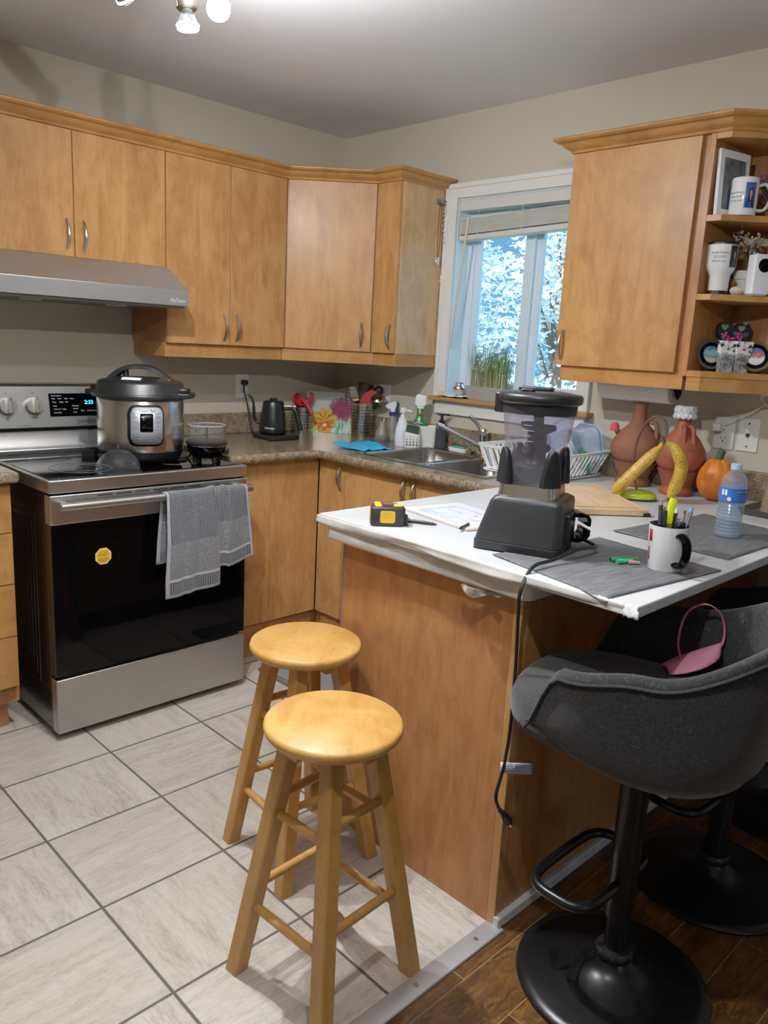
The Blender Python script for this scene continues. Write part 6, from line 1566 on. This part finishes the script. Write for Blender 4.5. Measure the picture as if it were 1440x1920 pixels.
for k in range(34): m.ell((rnd.gauss(0, .008), rnd.gauss(0, .005), .165+.05*rnd.random()), .003, .003, .003, 6, 4)
x = m.build('blossom', M('breath_white', '#b9b3a6', .8), t); x['kind'] = 'stuff'; MB().tube([(0, 0, 0), (.002, 0, .2)], .0012, 5).build('stem', M('flower_stem', '#4a5a34', .7), t)
t = thing('gold_ornament', 'little shiny gold figure behind the pebble', 'ornament', (-.185, -2.168, S2), IM)
MB().lathe([(0, 0), (.014, 0), (.012, .008), (.016, .018), (.01, .03), (.014, .042), (.006, .055), (0, .057)], 18).build('figure', M('gold', '#c39a45', .25, 1.0), t)
t = thing('pebble', 'speckled cream pebble at the foot of the travel mug', 'stone', (-.212, -2.193, S2), IM)
MB().ell((0, 0, .0145), .021, .017, .0145, 24, 14).build('stone', M('cream_stone', '#cfc6b8', .7, var='#b5a999', vscale=120), t)
t = thing('smart_camera', 'upright white smart camera with a round black lens', 'camera', (-.185, -2.246, S2), -38)
MB().prism(rrect(-.03, .03, -.022, .022, .006), .005, .127).build('housing', WHITE, t, bevel=.002)
MB().prism(rrect(-.026, .026, -.02, .02, .006), 0, .006).build('foot', M('silver_plastic', '#9a9b98', .4), t)
MB(Matrix.Translation((.004, -.0222, .093)) @ Matrix.Rotation(radians(90), 4, 'X')).lathe([(0, 0), (.0215, 0), (.0205, .002), (.012, .004), (0, .0045)], 36).build('lens', BLKG, t)
MB().box(-.003, .003, -.0226, -.0215, .016, .027).build('status_light', M('blue_light', '#4a63d8', .4, emit='#4a63ff', estr=1.5), t)
t = thing('red_orange_box', 'red and orange packet at the picture edge on the middle shelf', 'packet', (-.125, -2.268, S2), -38)
MB().box(-.02, .03, -.02, .02, 0, .085).build('lower_pack', M('orange_pack', '#c8642a', .5), t, bevel=.002)
MB().box(-.02, .03, -.02, .02, .085, .165).build('upper_pack', M('red_pack', '#b92a24', .5), t, bevel=.002)
# bottom shelf
def plate(label, loc, rz, r, rimc, art, sd):
    t = thing('decorative_plate', label, 'plate', loc, rz); q = Matrix.Translation((0, 0, r+.004)) @ Matrix.Rotation(radians(78), 4, 'X')
    MB(q).lathe([(0, -.004), (r*.8, -.004), (r, .004), (r*.98, .007), (r*.8, .002), (r*.0, .0)], 48).build('plate', M('plate_'+rimc[1:], rimc, .15, .4), t, smooth=60)
    MB(q).lathe([(0, .0012), (r*.8, .0032), (r*.8, .0036), (0, .0016)], 40).build('well', BLKG, t, smooth=60)
    N = NT('plate_art%d' % sd); v = N.coord(); s_ = N.n('ShaderNodeSeparateXYZ'); N.l(v, s_.inputs[0])
    f = N.math('ADD', N.math('MULTIPLY', N.math('DIVIDE', s_.outputs[2], 2*r), .75), N.math('MULTIPLY', N.noise(v, 110, 4, .7), .4))
    N.l(N.ramp(f, art), N.b.inputs['Base Color']); N.v(N.b, 'Roughness', .3)
    d = MB(q).lathe([(0, .0042), (r*.56, .0042), (r*.56, .0052), (0, .0058)], 36).build('picture', N.m, t, smooth=60)
    MB().tube(curve([(-.02, .02, 0), (-.02, -.012, .004), (-.022, -.02, .016)]), .002, 6).tube(curve([(.02, .02, 0), (.02, -.012, .004), (.022, -.02, .016)]), .002, 6).tube([(-.02, .02, .002), (.0, .03, .05), (.02, .02, .002)], .002, 6).build('easel', BLKM, t)
plate('black plate with a harbour picture on the lower shelf', (-.215, -2.140, S1), -38, .05, '#565a5e', [(.3, '#8c8a6c'), (.48, '#b9b29c'), (.56, '#3f7f74'), (.66, '#86b4c0'), (.8, '#3d5f8c')], 1)
plate('gold rimmed plate half out of frame on the lower shelf', (-.155, -2.262, S1), -58, .05, '#6d5a34', [(.3, '#5f8f9c'), (.45, '#c8d6d2'), (.55, '#e2e0d8'), (.65, '#b0463a'), (.75, '#4a5f9c')], 2)
t = thing('heart_box', 'dark heart shaped box patterned with small hearts', 'box', (-.085, -2.15, S1), IM)
def heart(s, cx=0, cz=0): return [(cx+s*16*sin(a)**3/17, cz+s*(13*cos(a)-5*cos(2*a)-2*cos(3*a)-cos(4*a))/17) for a in [2*pi*j/48 for j in range(48)]]
hb = MB().prism(heart(.062, 0, .122), -.012, .012, 'y').box(-.025, .025, -.01, .012, 0, .06).build('box', M('heart_navy', '#15161c', .4), t, bevel=.003)
for i, (x, z, s_, c_) in enumerate(((-.032, .108, .012, '#6a8f3a'), (.02, .106, .011, '#8f9a6a'), (-.028, .075, .011, '#5a6fae'), (.004, .09, .008, '#7a5aa0'), (.035, .088, .009, '#5a4a90'), (.03, .122, .008, '#6f8a72'), (.01, .062, .01, '#5d63a8'))):
    MB().prism(heart(s_*1.1, x*1.1, z*1.1+.029), -.0128, -.0118, 'y').build('heart_motif', M('heart_'+c_[1:], c_, .5), hb)
# two photo printed planters with pink flowers
N = NT('ink_sketch'); v = N.coord(); f = N.noise(N.mapping(v, scale=(1, 1, 1)), 55, 5, .7)
s_ = N.n('ShaderNodeSeparateXYZ'); N.l(v, s_.inputs[0])
N.l(N.mix(N.ramp(s_.outputs[2], [(.055, 0.0), (.062, 1.0)]), N.ramp(f, [(.4, '#4d5058'), (.5, '#8d8f8f'), (.65, '#a9aaa6')]), N.ramp(f, [(.46, '#0a0a0c'), (.5, '#e8e9ea')])), N.b.inputs['Base Color']); SKETCH = N.m
for i, (lx, label, txt) in enumerate((((-.21, -2.188), 'left printed black and white card planter on the lower shelf', 'Love'), ((-.178, -2.226), 'right printed card planter lettered in black on the lower shelf', 'Nadia'))):
    t = thing('printed_planter', label, 'planter', (lx[0], lx[1], S1), -40)
    MB().loft([[(a, b_, 0) for a, b_ in ((-.02, -.012), (.02, -.012), (.02, .012), (-.02, .012))], [(a, b_, .1) for a, b_ in ((-.028, -.016), (.028, -.016), (.028, .016), (-.028, .016))]]).build('box', SKETCH, t)
    MB().text(txt, .016, lambda a, q: (a, -.0152, .042+q)).build('lettering', INK, t, smooth=0)
flowers('pink heather flowers sticking up behind the printed planters', (-.17, -2.18, S1), None, '#a2336b', 10, .118, 5, '#6f7a45', spread=.055)
